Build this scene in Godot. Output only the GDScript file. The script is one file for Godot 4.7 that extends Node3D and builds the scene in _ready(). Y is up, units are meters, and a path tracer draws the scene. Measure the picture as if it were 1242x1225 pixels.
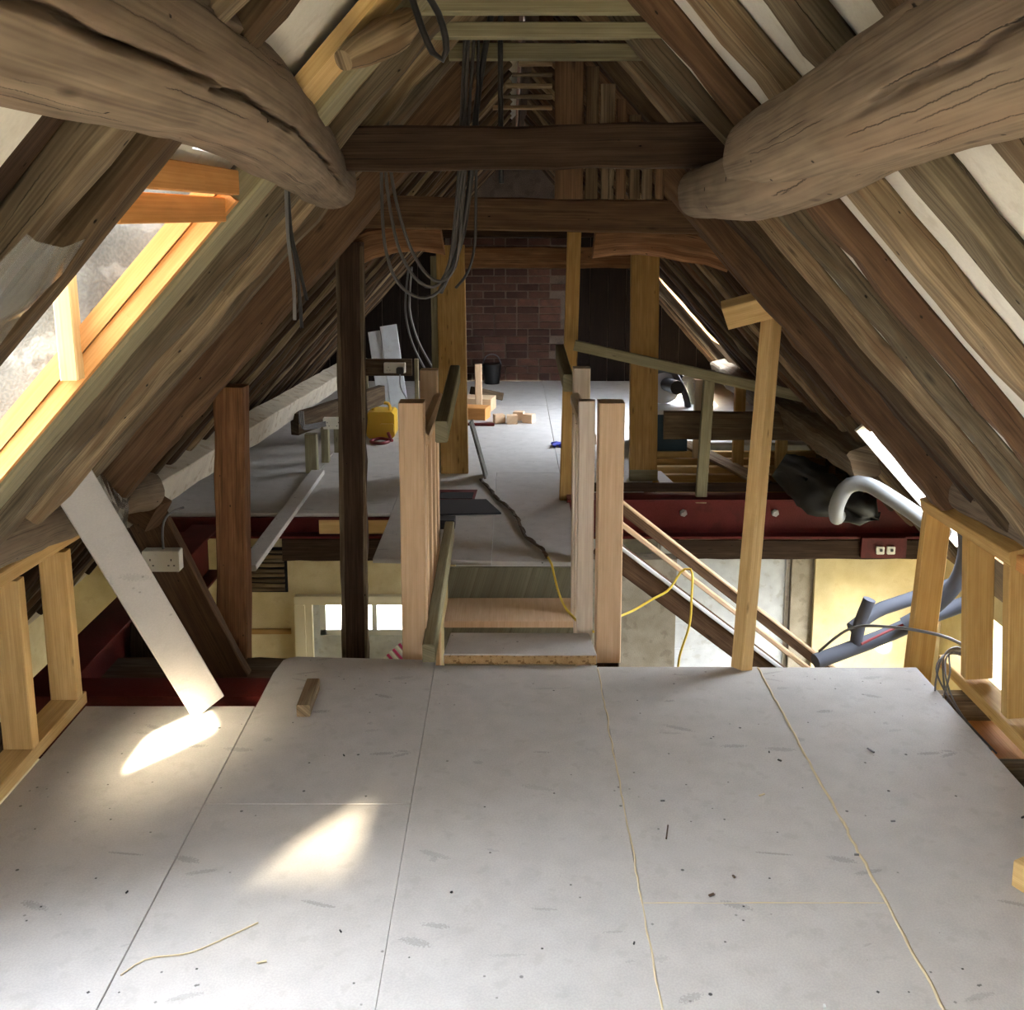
extends Node3D
# A roof space under conversion: chipboard floor, knee walls, old rafters and purlins, a stair well with new newels, and a second loft beyond.

var M := {}
var taken := {}
var rng := RandomNumberGenerator.new()
var nz := FastNoiseLite.new()

# ------------------------------------------------------------------ light and camera
func camera_and_light():
	var cam := Camera3D.new(); cam.name = "camera"
	add_child(cam)
	cam.position = Vector3(0, 1.65, 0)
	cam.rotation_degrees = Vector3(-9.04, 0, 0)
	var f := 1244.0
	var near := 0.05
	cam.set_frustum(near * 1225.0 / f, Vector2(0, -near * 152.5 / f), near, 60.0)
	var sky := Sky.new()
	var sm := ProceduralSkyMaterial.new()
	sm.sky_top_color = Color(0.90, 0.94, 1.0); sm.sky_horizon_color = Color(1.0, 0.99, 0.97)
	sm.ground_horizon_color = Color(0.80, 0.80, 0.78); sm.ground_bottom_color = Color(0.45, 0.44, 0.40)
	sm.sky_curve = 0.25
	sky.sky_material = sm
	var e := Environment.new()
	e.background_mode = Environment.BG_SKY; e.sky = sky
	e.background_energy_multiplier = 26.0
	e.ambient_light_source = Environment.AMBIENT_SOURCE_DISABLED
	e.tonemap_mode = Environment.TONE_MAPPER_LINEAR
	e.tonemap_exposure = 1.58
	e.sdfgi_enabled = true; e.ssao_enabled = true; e.ssil_enabled = true
	var we := WorldEnvironment.new(); we.name = "environment"; we.environment = e
	add_child(we)
	var sun := DirectionalLight3D.new(); sun.name = "sun"
	sun.light_color = Color(1.0, 0.93, 0.80); sun.light_energy = 40.0
	sun.light_angular_distance = 1.9; sun.shadow_enabled = true
	add_child(sun)
	sun.look_at_from_position(Vector3.ZERO, -Vector3(-0.20, 0.87, 1.26), Vector3.UP)

# ------------------------------------------------------------------ textures and materials
func grey(sd: int, fr: float, w: int, h: int, sw: int, sh: int, oct := 3) -> PackedByteArray:
	var n := FastNoiseLite.new(); n.seed = sd; n.frequency = fr; n.noise_type = FastNoiseLite.TYPE_SIMPLEX; n.fractal_octaves = oct
	var im := n.get_seamless_image(w, h)
	im.convert(Image.FORMAT_L8)
	if w != sw or h != sh:
		im.resize(sw, sh, Image.INTERPOLATE_CUBIC)
	return im.get_data()

func mat_of(al: Image, nm: Image, rough: float, sc: Vector3, tri := false, nstr := 1.0) -> StandardMaterial3D:
	var m := StandardMaterial3D.new()
	al.generate_mipmaps()
	m.albedo_texture = ImageTexture.create_from_image(al)
	m.roughness = rough
	m.metallic_specular = 0.3
	m.uv1_scale = sc
	if tri:
		m.uv1_triplanar = true; m.uv1_world_triplanar = true
	if nm != null:
		m.normal_enabled = true; m.normal_scale = nstr
		nm.generate_mipmaps()
		m.normal_texture = ImageTexture.create_from_image(nm)
	return m

func wood_tex(sd: int, dark: Color, mid: Color, light: Color, crack: float, knots: int, patch: Color, patch_amt: float) -> Array:
	# u = 0.25 m across the grain, v = 2 m along it
	var W := 512; var H := 1024
	var fine := grey(sd, 0.16, 256, 20, W, H, 3)
	var med := grey(sd + 1, 0.03, 256, 16, W, H, 2)
	var blot := grey(sd + 2, 0.05, 64, 64, W, H, 3)
	var mott := grey(sd + 3, 0.06, 128, 160, W, H, 4)
	var r := RandomNumberGenerator.new(); r.seed = sd
	var kn := []
	for i in knots:
		kn.append([r.randf_range(30, 480), r.randf_range(30, 994), r.randf_range(8, 18)])
	var out := PackedByteArray(); out.resize(W * H * 3)
	var hgt := PackedByteArray(); hgt.resize(W * H)
	for i in W * H:
		var t: float = fine[i] / 255.0 * 0.45 + med[i] / 255.0 * 0.22 + mott[i] / 255.0 * 0.33
		t = clampf((t - 0.5) * 1.5 + 0.5, 0.0, 1.0)
		var c: Color = dark.lerp(mid, t * 2.0) if t < 0.5 else mid.lerp(light, t * 2.0 - 1.0)
		var hh := 0.5 + (t - 0.5) * 0.35
		var b := clampf((blot[i] / 255.0 - 0.5) * 4.0, 0.0, 1.0) * patch_amt
		c = c.lerp(patch, b)
		out[i * 3] = int(c.r * 255.0); out[i * 3 + 1] = int(c.g * 255.0); out[i * 3 + 2] = int(c.b * 255.0)
		hgt[i] = int(clampf(hh, 0.0, 1.0) * 255.0)
	for k in kn:
		for y in range(-24, 25):
			for x in range(-20, 21):
				var d := sqrt(pow(x, 2.0) + pow(y * 1.0, 2.0)) / float(k[2])
				if d < 1.0:
					var xx: int = (int(k[0]) + x + W) % W
					var yy: int = (int(k[1]) + y + H) % H
					var i: int = yy * W + xx
					var q: float = (1.0 - d) * 0.8
					for ch in 3:
						out[i * 3 + ch] = int(lerpf(out[i * 3 + ch], [dark.r, dark.g, dark.b][ch] * 165.0, q))
	# drying cracks: dark lines wandering along the grain; nail holes: small dark dots
	for k in int(crack * 34.0):
		var x := r.randf() * W; var y0 := r.randi() % H; var n := r.randi_range(30, 260); var deep := r.randf_range(0.35, 0.75)
		for j in n:
			x += r.randf_range(-0.55, 0.55)
			var e := minf(1.0, minf(j, n - j) / 20.0) * deep
			for q in [[0, 1.0], [1, 0.45]]:
				var i: int = ((y0 + j) % H) * W + (int(x) + int(q[0]) + W) % W
				var k2: float = 1.0 - e * float(q[1])
				for ch in 3: out[i * 3 + ch] = int(out[i * 3 + ch] * k2)
				hgt[i] = int(hgt[i] * k2)
	for k in int(crack * 16.0):
		var cx := r.randi() % W; var cy := r.randi() % H; var rr := r.randf_range(2.0, 5.0)
		for y in range(-3, 4):
			for x in range(-6, 7):
				if sqrt(x * x + pow(y * 2.0, 2.0)) < rr:
					var i: int = ((cy + y + H) % H) * W + (cx + x + W) % W
					for ch in 3: out[i * 3 + ch] = int(out[i * 3 + ch] * 0.3)
					hgt[i] = 20
	var al := Image.create_from_data(W, H, false, Image.FORMAT_RGB8, out)
	var hm := Image.create_from_data(W, H, false, Image.FORMAT_L8, hgt)
	hm.convert(Image.FORMAT_RGBA8)
	hm.bump_map_to_normal_map(4.0)
	return [al, hm]

func wood(key: String, sd: int, dark: Color, mid: Color, light: Color, crack := 0.0, knots := 0, patch := Color(0, 0, 0), pa := 0.0, rough := 0.85, nstr := 1.0):
	var t := wood_tex(sd, dark, mid, light, crack, knots, patch, pa)
	M[key] = mat_of(t[0], t[1], rough, Vector3(4, 0.5, 1), false, nstr)

func tint(key: String, src: String, c: Color):
	var m = M[src].duplicate(); m.albedo_color = c; M[key] = m

func speck(key: String, sd: int, a: Color, b: Color, spot: Color, spot_amt: float, size_m: float, rough: float, px := 512, chips := 0.0, bump := 1.5):
	# plaster, chipboard, masonry: mottling, flakes and sparse marks
	var big := grey(sd, 0.012, px, px, px, px, 4)
	var small := grey(sd + 1, 0.22, px, px, px, px, 2)
	var mark := grey(sd + 2, 0.014, px, px, px, px, 5)
	var out := PackedByteArray(); out.resize(px * px * 3)
	var hgt := PackedByteArray(); hgt.resize(px * px)
	for i in px * px:
		var t := big[i] / 255.0
		var c := a.lerp(b, t)
		var g := (small[i] / 255.0 - 0.5) * chips
		c = Color(c.r + g, c.g + g, c.b + g * 0.9)
		var m := clampf((mark[i] / 255.0 - (0.80 - 0.25 * spot_amt)) * 9.0, 0.0, 1.0) * minf(spot_amt * 1.2, 1.0)
		c = c.lerp(spot, m)
		out[i * 3] = int(clampf(c.r, 0, 1) * 255.0); out[i * 3 + 1] = int(clampf(c.g, 0, 1) * 255.0); out[i * 3 + 2] = int(clampf(c.b, 0, 1) * 255.0)
		hgt[i] = int(clampf(0.3 + small[i] / 255.0 * 0.35 + t * 0.3 - m * 0.15, 0, 1) * 255.0)
	if key == "chip":
		# scuffs, boot marks and specks of dirt trodden into the board
		var r := RandomNumberGenerator.new(); r.seed = sd
		for k in 46:
			var c := Vector2(r.randf() * px, r.randf() * px); var an := r.randf() * 0.9 - 0.45; var L := r.randf_range(6.0, 34.0); var Wd := r.randf_range(2.0, 9.0)
			var tone := r.randf_range(0.87, 0.955)
			for y in range(-36, 37):
				for x in range(-36, 37):
					var u := (x * cos(an) + y * sin(an)) / L; var v := (y * cos(an) - x * sin(an)) / Wd
					var i: int = ((int(c.y) + y + px) % px) * px + (int(c.x) + x + px) % px
					var d := u * u + v * v + (small[i] / 255.0 - 0.5) * 1.6
					if d < 0.75 and u * u + v * v < 1.0:
						for ch in 3: out[i * 3 + ch] = int(out[i * 3 + ch] * tone)
		for k in 110:
			var cx := r.randi() % px; var cy := r.randi() % px; var rr := r.randf_range(0.6, 2.4); var tone := r.randf_range(0.35, 0.8)
			for y in range(-2, 3):
				for x in range(-2, 3):
					if Vector2(x, y).length() <= rr:
						var i: int = ((cy + y + px) % px) * px + (cx + x + px) % px
						for ch in 3: out[i * 3 + ch] = int(out[i * 3 + ch] * tone)
	var al := Image.create_from_data(px, px, false, Image.FORMAT_RGB8, out)
	var hm := Image.create_from_data(px, px, false, Image.FORMAT_L8, hgt)
	hm.convert(Image.FORMAT_RGBA8)
	hm.bump_map_to_normal_map(bump)
	M[key] = mat_of(al, hm, rough, Vector3.ONE / size_m, true, 0.6)

func flat(key: String, c: Color, rough: float, metal := 0.0):
	var m := StandardMaterial3D.new(); m.albedo_color = c; m.roughness = rough; m.metallic = metal
	M[key] = m

func materials():
	wood("log", 11, Color(0.36, 0.315, 0.265), Color(0.45, 0.40, 0.34), Color(0.53, 0.475, 0.41), 1.0, 2, Color(0.49, 0.42, 0.355), 0.5, 0.85, 0.8)
	wood("old", 21, Color(0.29, 0.25, 0.195), Color(0.39, 0.345, 0.28), Color(0.50, 0.45, 0.37), 1.3, 3, Color(0.33, 0.265, 0.20), 0.6, 0.9, 1.0)
	wood("oldred", 31, Color(0.27, 0.20, 0.14), Color(0.36, 0.275, 0.20), Color(0.44, 0.35, 0.265), 1.0, 4, Color(0.32, 0.23, 0.165), 0.5, 0.85, 0.8)
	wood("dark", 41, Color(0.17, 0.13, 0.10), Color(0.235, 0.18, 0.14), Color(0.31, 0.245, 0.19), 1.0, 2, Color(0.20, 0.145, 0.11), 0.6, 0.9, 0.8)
	wood("pine", 51, Color(0.74, 0.61, 0.39), Color(0.81, 0.68, 0.46), Color(0.86, 0.75, 0.53), 0.0, 4, Color(0.78, 0.64, 0.42), 0.4, 0.7, 0.3)
	wood("newel", 61, Color(0.79, 0.66, 0.52), Color(0.84, 0.72, 0.58), Color(0.88, 0.77, 0.64), 0.0, 1, Color(0.84, 0.71, 0.57), 0.4, 0.6, 0.2)
	wood("treat", 71, Color(0.46, 0.43, 0.33), Color(0.53, 0.505, 0.40), Color(0.60, 0.575, 0.47), 0.0, 3, Color(0.50, 0.48, 0.385), 0.5, 0.75, 0.3)
	tint("oldgrey", "old", Color(1.0, 1.02, 1.02)); tint("oldpale", "old", Color(1.28, 1.26, 1.22)); tint("olddim", "old", Color(0.8, 0.76, 0.72))
	tint("orange", "pine", Color(1.0, 0.86, 0.76)); wood("amber", 55, Color(0.58, 0.45, 0.26), Color(0.68, 0.54, 0.32), Color(0.75, 0.61, 0.39), 0.0, 16, Color(0.62, 0.48, 0.28), 0.5, 0.7, 0.3); tint("stud_pine", "pine", Color(0.95, 0.92, 0.84)); wood("white_pine", 65, Color(0.80, 0.74, 0.66), Color(0.86, 0.80, 0.73), Color(0.90, 0.86, 0.79), 0.0, 1, Color(0.84, 0.78, 0.70), 0.3, 0.6, 0.2)
	tint("post_red", "oldred", Color(1.35, 1.25, 1.15)); tint("pinkish", "old", Color(1.30, 1.10, 0.98))
	tint("shade_dark", "dark", Color(0.5, 0.5, 0.52))  # dark tint paints in the shade of the void beside the brick
	tint("riser", "treat", Color(0.85, 0.87, 0.9))
	tint("sheath", "oldred", Color(1.0, 1.0, 0.95))
	speck("chip", 81, Color(0.70, 0.685, 0.665), Color(0.74, 0.725, 0.705), Color(0.655, 0.635, 0.61), 0.28, 1.7, 0.6, 1024, 0.05, 0.4)
	speck("chip_edge", 84, Color(0.62, 0.50, 0.34), Color(0.70, 0.58, 0.42), Color(0.45, 0.35, 0.22), 0.7, 0.12, 0.9, 256, 0.35, 3.0)
	speck("white", 91, Color(0.80, 0.79, 0.75), Color(0.88, 0.87, 0.84), Color(0.70, 0.67, 0.62), 0.35, 0.9, 0.85, 512, 0.04, 1.5)
	speck("cream", 101, Color(0.80, 0.74, 0.56), Color(0.86, 0.81, 0.65), Color(0.74, 0.66, 0.49), 0.2, 1.1, 0.8, 512, 0.03, 0.8)
	speck("blue_white", 111, Color(0.76, 0.78, 0.80), Color(0.84, 0.86, 0.87), Color(0.68, 0.68, 0.66), 0.3, 0.8, 0.8, 512, 0.04, 0.8)
	speck("grey_plaster", 121, Color(0.58, 0.55, 0.49), Color(0.66, 0.63, 0.57), Color(0.50, 0.47, 0.42), 0.4, 0.9, 0.85, 512, 0.06, 1.2)
	speck("mortar", 131, Color(0.36, 0.32, 0.285), Color(0.42, 0.37, 0.33), Color(0.32, 0.28, 0.25), 0.5, 0.6, 0.95, 256, 0.12, 3.0)
	speck("brick_red", 141, Color(0.26, 0.175, 0.145), Color(0.32, 0.215, 0.175), Color(0.23, 0.165, 0.145), 0.5, 0.4, 0.92, 256, 0.12, 3.0)
	tint("brick_dark", "brick_red", Color(0.80, 0.80, 0.84)); tint("brick_pale", "brick_red", Color(1.15, 1.15, 1.15))
	speck("paint_beam", 151, Color(0.70, 0.67, 0.61), Color(0.80, 0.77, 0.70), Color(0.55, 0.49, 0.41), 0.45, 1.1, 0.8, 512, 0.06, 2.0)
	speck("steel", 161, Color(0.33, 0.115, 0.105), Color(0.38, 0.14, 0.13), Color(0.28, 0.11, 0.10), 0.4, 0.8, 0.5, 256, 0.03, 0.8)
	speck("grey_board", 171, Color(0.36, 0.35, 0.32), Color(0.46, 0.45, 0.42), Color(0.58, 0.57, 0.54), 0.5, 0.5, 0.9, 256, 0.10, 2.0)
	speck("tile", 181, Color(0.28, 0.17, 0.13), Color(0.38, 0.24, 0.18), Color(0.2, 0.14, 0.11), 0.5, 0.6, 0.9, 256, 0.08, 2.0)
	flat("plastic", Color(0.86, 0.85, 0.80), 0.35); flat("black", Color(0.03, 0.03, 0.035), 0.45); flat("hole", Color(0.02, 0.02, 0.02), 0.9)
	flat("cable", Color(0.10, 0.10, 0.105), 0.5); flat("cable_grey", Color(0.42, 0.42, 0.42), 0.5); flat("cable_mid", Color(0.24, 0.23, 0.22), 0.5); flat("cable_brown", Color(0.30, 0.23, 0.16), 0.6)
	flat("cable_yellow", Color(0.86, 0.74, 0.25), 0.5); flat("foam", Color(0.30, 0.31, 0.34), 0.9); flat("wrap", Color(0.47, 0.48, 0.48), 0.55)
	flat("zinc", Color(0.75, 0.75, 0.76), 0.3, 0.9); flat("yellow", Color(0.80, 0.63, 0.12), 0.45); flat("red_cable", Color(0.45, 0.06, 0.08), 0.5)
	flat("blue", Color(0.10, 0.16, 0.65), 0.6); flat("teal", Color(0.05, 0.20, 0.25), 0.5); flat("slate", Color(0.13, 0.13, 0.14), 0.7)
	flat("glue", Color(0.80, 0.74, 0.60), 0.7); flat("gloss", Color(0.90, 0.86, 0.72), 0.4); flat("frame_white", Color(0.88, 0.89, 0.88), 0.4)
	flat("shade_black", Color(0.055, 0.055, 0.06), 0.95); flat("pink", Color(0.75, 0.25, 0.50), 0.8); flat("foil", Color(0.78, 0.78, 0.78), 0.25, 0.85)  # the near-black stands for shade in the hatch and behind the laths
	flat("bag", Color(0.05, 0.055, 0.045), 0.6); flat("cream_plastic", Color(0.83, 0.78, 0.66), 0.5); flat("steel_grey", Color(0.35, 0.36, 0.38), 0.4, 0.7)
	var fm := StandardMaterial3D.new(); fm.albedo_color = Color(0.55, 0.56, 0.54, 0.45); fm.transparency = BaseMaterial3D.TRANSPARENCY_ALPHA; fm.roughness = 0.2; fm.cull_mode = BaseMaterial3D.CULL_DISABLED
	M["film"] = fm
	var pm := StandardMaterial3D.new(); pm.albedo_color = Color(0.78, 0.78, 0.76, 0.68); pm.transparency = BaseMaterial3D.TRANSPARENCY_ALPHA; pm.roughness = 0.8; pm.backlight_enabled = true; pm.backlight = Color(1, 1, 1)
	M["polythene"] = pm

# ------------------------------------------------------------------ shapes
func st_new() -> SurfaceTool:
	var st := SurfaceTool.new(); st.begin(Mesh.PRIMITIVE_TRIANGLES)
	return st

func quad(st: SurfaceTool, p: Array, uv: Array, hint: Vector3, grp := -1):
	var n := (p[1] - p[0] as Vector3).cross(p[2] - p[0])
	if n.length() < 1e-12:
		n = (p[2] - p[0] as Vector3).cross(p[3] - p[0])
	var order := [0, 1, 2, 0, 2, 3] if n.dot(hint) < 0 else [0, 2, 1, 0, 3, 2]
	st.set_smooth_group(grp if grp >= 0 else 4294967295)
	for k in order:
		st.set_uv(uv[k]); st.add_vertex(p[k])

func sweep(st: SurfaceTool, rings: Array, groups: Array, caps := true):
	# rings: arrays of points round closed sections; groups: one smooth group per side
	var K: int = rings[0].size()
	var u0 := rng.randf(); var v0 := rng.randf() * 2.0
	var vs := [v0]
	for i in range(1, rings.size()):
		var d := 0.0
		for k in K: d += (rings[i][k] as Vector3).distance_to(rings[i - 1][k])
		vs.append(vs[i - 1] + d / K)
	var us := [u0]
	for k in K: us.append(us[k] + (rings[0][k] as Vector3).distance_to(rings[0][(k + 1) % K]))
	var cen := []
	for r in rings:
		var c := Vector3.ZERO
		for p in r: c += p
		cen.append(c / K)
	for i in rings.size() - 1:
		var c: Vector3 = (cen[i] + cen[i + 1]) * 0.5
		for k in K:
			var j := (k + 1) % K
			var p := [rings[i][k], rings[i][j], rings[i + 1][j], rings[i + 1][k]]
			var mid: Vector3 = (p[0] + p[1] + p[2] + p[3]) / 4.0
			quad(st, p, [Vector2(us[k], vs[i]), Vector2(us[k + 1], vs[i]), Vector2(us[k + 1], vs[i + 1]), Vector2(us[k], vs[i + 1])], mid - c, groups[k])
	if caps:
		for e in [0, rings.size() - 1]:
			var out: Vector3 = cen[e] - cen[1 if e == 0 else e - 1]
			var r = rings[e]
			var ax: Vector3 = (r[0] - cen[e] as Vector3).normalized()
			var ay := out.normalized().cross(ax)
			for k in K:
				var j := (k + 1) % K
				var p := [cen[e], r[k], r[j], cen[e]]
				var uv := []
				for q in p: uv.append(Vector2((q - cen[e] as Vector3).dot(ax) + u0, (q - cen[e] as Vector3).dot(ay) * 0.3 + v0))
				var n := (p[1] - p[0] as Vector3).cross(p[2] - p[0])
				var order := [0, 1, 2] if n.dot(out) < 0 else [0, 2, 1]
				st.set_smooth_group(4294967295)
				for o in order:
					st.set_uv(uv[o]); st.add_vertex(p[o])

func timber(st: SurfaceTool, a: Vector3, b: Vector3, w: float, h: float, up := Vector3.UP, rough := 0.0, ch := 0.003, bow := Vector3.ZERO, taper := 1.0):
	# a sawn (rough = 0) or hewn piece: w across, h along up
	var d := (b - a).normalized()
	var s := d.cross(up)
	if s.length() < 1e-4: s = d.cross(Vector3(1, 0, 0.01))
	s = s.normalized()
	var u := s.cross(d).normalized()
	var n := 1
	if rough > 0 or bow != Vector3.ZERO: n = clampi(int(a.distance_to(b) / 0.09), 4, 36)
	var prof := []; var grp := []
	var c := minf(ch, minf(w, h) * 0.35)
	var sub := 3 if rough > 0 else 1
	var corners := [Vector2(-w / 2, -h / 2), Vector2(w / 2, -h / 2), Vector2(w / 2, h / 2), Vector2(-w / 2, h / 2)]
	for k in 4:
		var p: Vector2 = corners[k]; var q: Vector2 = corners[(k + 1) % 4]
		var dir := (q - p).normalized()
		var p1 := p + dir * c; var q1 := q - dir * c
		for i in sub:
			prof.append(p1.lerp(q1, i / float(sub))); grp.append(k * 2 + 1)
		prof.append(q1); grp.append(k * 2 + 2)
	var rings := []
	var off := Vector3(rng.randf() * 50, rng.randf() * 50, rng.randf() * 50)
	for i in n + 1:
		var t := i / float(n)
		var cen := a.lerp(b, t) + bow * (4.0 * t * (1.0 - t))
		var sc := lerpf(1.0, taper, t)
		var ring := []
		for q in prof:
			var p: Vector3 = cen + s * q.x * sc + u * q.y * sc
			if rough > 0:
				var o := (p + off)
				var lo := nz.get_noise_3d(o.x * 14, o.y * 14, o.z * 14) + 0.5 * nz.get_noise_3d(o.x * 45, o.y * 45, o.z * 45)
				var lo2 := nz.get_noise_3d(o.x * 14 + 90, o.y * 14, o.z * 14)
				p += (s * (q.x / w * 2.0) * lo + u * (q.y / h * 2.0) * lo2) * rough
			ring.append(p)
		rings.append(ring)
	sweep(st, rings, grp)

func log_shape(st: SurfaceTool, pts: Array, radii: Array, rough: float, sq := 1.0, cracks := []):
	var cv := Curve3D.new()
	for i in pts.size():
		var tan: Vector3 = (pts[mini(i + 1, pts.size() - 1)] - pts[maxi(i - 1, 0)]) / 6.0
		cv.add_point(pts[i], -tan, tan)
	cv.bake_interval = 0.03
	var L := cv.get_baked_length()
	var n := int(L / 0.05) + 2
	var rings := []; var grp := []
	var K := 24 if cracks.is_empty() else 180
	for k in K: grp.append(1)
	for i in n + 1:
		var t := i / float(n)
		var c := cv.sample_baked(L * t)
		var d := (cv.sample_baked(minf(L, L * t + 0.03)) - cv.sample_baked(maxf(0, L * t - 0.03))).normalized()
		var s := d.cross(Vector3.UP).normalized(); var u := s.cross(d)
		var ft := t * (radii.size() - 1); var fi := mini(int(ft), radii.size() - 2)
		var r: float = lerpf(radii[fi], radii[fi + 1], ft - fi)
		var endf := minf(1.0, minf(t * L, (1 - t) * L) / 0.04 * 0.25 + 0.75)
		var ring := []
		for k in K:
			var an := TAU * k / K
			var v := Vector2(cos(an), sin(an))
			var m := pow(pow(absf(v.x), 3.0) + pow(absf(v.y), 3.0), -1.0 / 3.0)
			v *= lerpf(1.0, m, sq)
			var p: Vector3 = c + (s * v.x + u * v.y) * r * endf
			var w := nz.get_noise_3d(p.x * 9, p.y * 9, p.z * 6) + 0.45 * nz.get_noise_3d(p.x * 32, p.y * 32, p.z * 18)
			p += (s * v.x + u * v.y) * w * rough
			for q in cracks:
				# a groove along the grain: angle, start, end, depth, half width
				if t > q[1] and t < q[2]:
					var aa: float = q[0] + nz.get_noise_2d(t * 60.0, float(q[0]) * 30.0) * 0.13 + nz.get_noise_2d(t * 420.0, 7.0) * 0.03
					var da := absf(wrapf(an - aa, -PI, PI))
					var fade := minf(1.0, minf(t - float(q[1]), float(q[2]) - t) / 0.04)
					if da < q[4]: p -= (s * v.x + u * v.y) * float(q[3]) * fade * (1.0 - da / float(q[4]))
			ring.append(p)
		rings.append(ring)
	sweep(st, rings, grp)

func tube(st: SurfaceTool, pts: Array, r: float, K := 8, smooth := true):
	var cv := Curve3D.new()
	for i in pts.size():
		var tan: Vector3 = (pts[mini(i + 1, pts.size() - 1)] - pts[maxi(i - 1, 0)]) / 6.0 if smooth else Vector3.ZERO
		cv.add_point(pts[i], -tan, tan)
	var L := cv.get_baked_length()
	var n := clampi(int(L / maxf(0.02, r * 1.2)), 2, 90)
	var rings := []; var grp := []
	for k in K: grp.append(1)
	var s := Vector3.ZERO
	for i in n + 1:
		var t := L * i / float(n)
		var d := (cv.sample_baked(minf(L, t + 0.01), true) - cv.sample_baked(maxf(0, t - 0.01), true)).normalized()
		if s == Vector3.ZERO: s = d.cross(Vector3(0.31, 0.9, 0.2)).normalized()
		s = (s - d * s.dot(d)).normalized()
		var u := s.cross(d)
		var ring := []
		for k in K: ring.append(cv.sample_baked(t, true) + (s * cos(TAU * k / K) + u * sin(TAU * k / K)) * r)
		rings.append(ring)
	sweep(st, rings, grp)

func bx(st: SurfaceTool, c: Vector3, s: Vector3, ch := 0.002, turn := Basis.IDENTITY):
	# a chamfered box
	var h := s / 2
	timber(st, c - turn * Vector3(0, 0, h.z), c + turn * Vector3(0, 0, h.z), s.x, s.y, turn * Vector3.UP, 0.0, ch)

func slab(st: SurfaceTool, top: PackedVector2Array, y1: float, y0: float, ch := 0.0015):
	# a flat plate with outline (x, z)
	var rings := [[], [], [], []]; var grp := []
	var ins := Geometry2D.offset_polygon(top, -ch)
	var inner: PackedVector2Array = top
	if ins.size() > 0 and ins[0].size() == top.size():
		# match the start corner
		var best := 0
		for k in ins[0].size():
			if ins[0][k].distance_to(top[0]) < ins[0][best].distance_to(top[0]): best = k
		inner = PackedVector2Array()
		for k in top.size(): inner.append(ins[0][(best + k) % top.size()])
	for k in top.size():
		grp.append(k + 1)
		rings[0].append(Vector3(inner[k].x, y0, inner[k].y)); rings[1].append(Vector3(top[k].x, y0 + ch, top[k].y))
		rings[2].append(Vector3(top[k].x, y1 - ch, top[k].y)); rings[3].append(Vector3(inner[k].x, y1, inner[k].y))
	sweep(st, rings, grp, false)
	var tri := Geometry2D.triangulate_polygon(inner)
	for side in [[y1, Vector3.UP], [y0, Vector3.DOWN]]:
		for i in range(0, tri.size(), 3):
			var p := []
			for k in 3: p.append(Vector3(inner[tri[i + k]].x, side[0], inner[tri[i + k]].y))
			var n := (p[1] - p[0] as Vector3).cross(p[2] - p[0])
			var o := [0, 1, 2] if n.dot(side[1]) < 0 else [0, 2, 1]
			st.set_smooth_group(4294967295)
			for k in o:
				st.set_uv(Vector2(p[k].x, p[k].z)); st.add_vertex(p[k])

func cyl(st: SurfaceTool, a: Vector3, b: Vector3, r: float, K := 14, r2 := -1.0):
	var d := (b - a).normalized()
	var s := d.cross(Vector3(0.3, 0.9, 0.31)).normalized(); var u := s.cross(d)
	var rings := [[], []]; var grp := []
	for k in K:
		grp.append(1)
		var v := s * cos(TAU * k / K) + u * sin(TAU * k / K)
		rings[0].append(a + v * r); rings[1].append(b + v * (r if r2 < 0 else r2))
	sweep(st, rings, grp)

# ------------------------------------------------------------------ naming
func numbered(n: String) -> String:
	if not taken.has(n):
		taken[n] = 0
		return n
	taken[n] += 1
	return "%s_%03d" % [n, taken[n]]

func tag(o: Node, label: String, cat: String, group := ""):
	o.set_meta("label", label); o.set_meta("category", cat)
	if group: o.set_meta("group", group)

func thing(called: String, label: String, cat: String, at: Vector3, group := "") -> Node3D:
	var o := Node3D.new(); o.name = numbered(called); o.position = at
	add_child(o); tag(o, label, cat, group)
	return o

func setting(called: String, at := Vector3.ZERO) -> Node3D:
	var o := Node3D.new(); o.name = called; o.position = at
	add_child(o); o.set_meta("kind", "structure")
	return o

func build(st: SurfaceTool, called: String, m: String, parent: Node = null, at = null) -> MeshInstance3D:
	# vertices were given in the world; the mesh is moved to the node's own place
	var o := MeshInstance3D.new()
	var origin := Vector3.ZERO
	if parent != null:
		origin = (parent as Node3D).global_position
		if at == null: at = origin
	elif at == null: at = Vector3.ZERO
	st.index(); st.generate_normals(); st.generate_tangents()
	var mesh := st.commit()
	if at != Vector3.ZERO:
		var arr := mesh.surface_get_arrays(0)
		var v: PackedVector3Array = arr[Mesh.ARRAY_VERTEX]
		for i in v.size(): v[i] -= at
		arr[Mesh.ARRAY_VERTEX] = v
		mesh = ArrayMesh.new(); mesh.add_surface_from_arrays(Mesh.PRIMITIVE_TRIANGLES, arr)
	o.mesh = mesh
	o.material_override = M[m]
	o.cast_shadow = GeometryInstance3D.SHADOW_CASTING_SETTING_ON
	if parent != null:
		o.name = called; parent.add_child(o, true)
		o.position = at - origin
	else:
		o.name = numbered(called); add_child(o); o.position = at
	return o

func one(called: String, label: String, cat: String, st: SurfaceTool, m: String, at: Vector3, group := "") -> MeshInstance3D:
	var o := build(st, called, m, null, at)
	tag(o, label, cat, group)
	return o

func beam(called: String, label: String, cat: String, a: Vector3, b: Vector3, w: float, h: float, m: String, up := Vector3.UP, rough := 0.0, ch := 0.003, bow := Vector3.ZERO, group := "", taper := 1.0) -> MeshInstance3D:
	var st := st_new(); timber(st, a, b, w, h, up, rough, ch, bow, taper)
	return one(called, label, cat, st, m, a if a.y < b.y else b, group)

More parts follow.
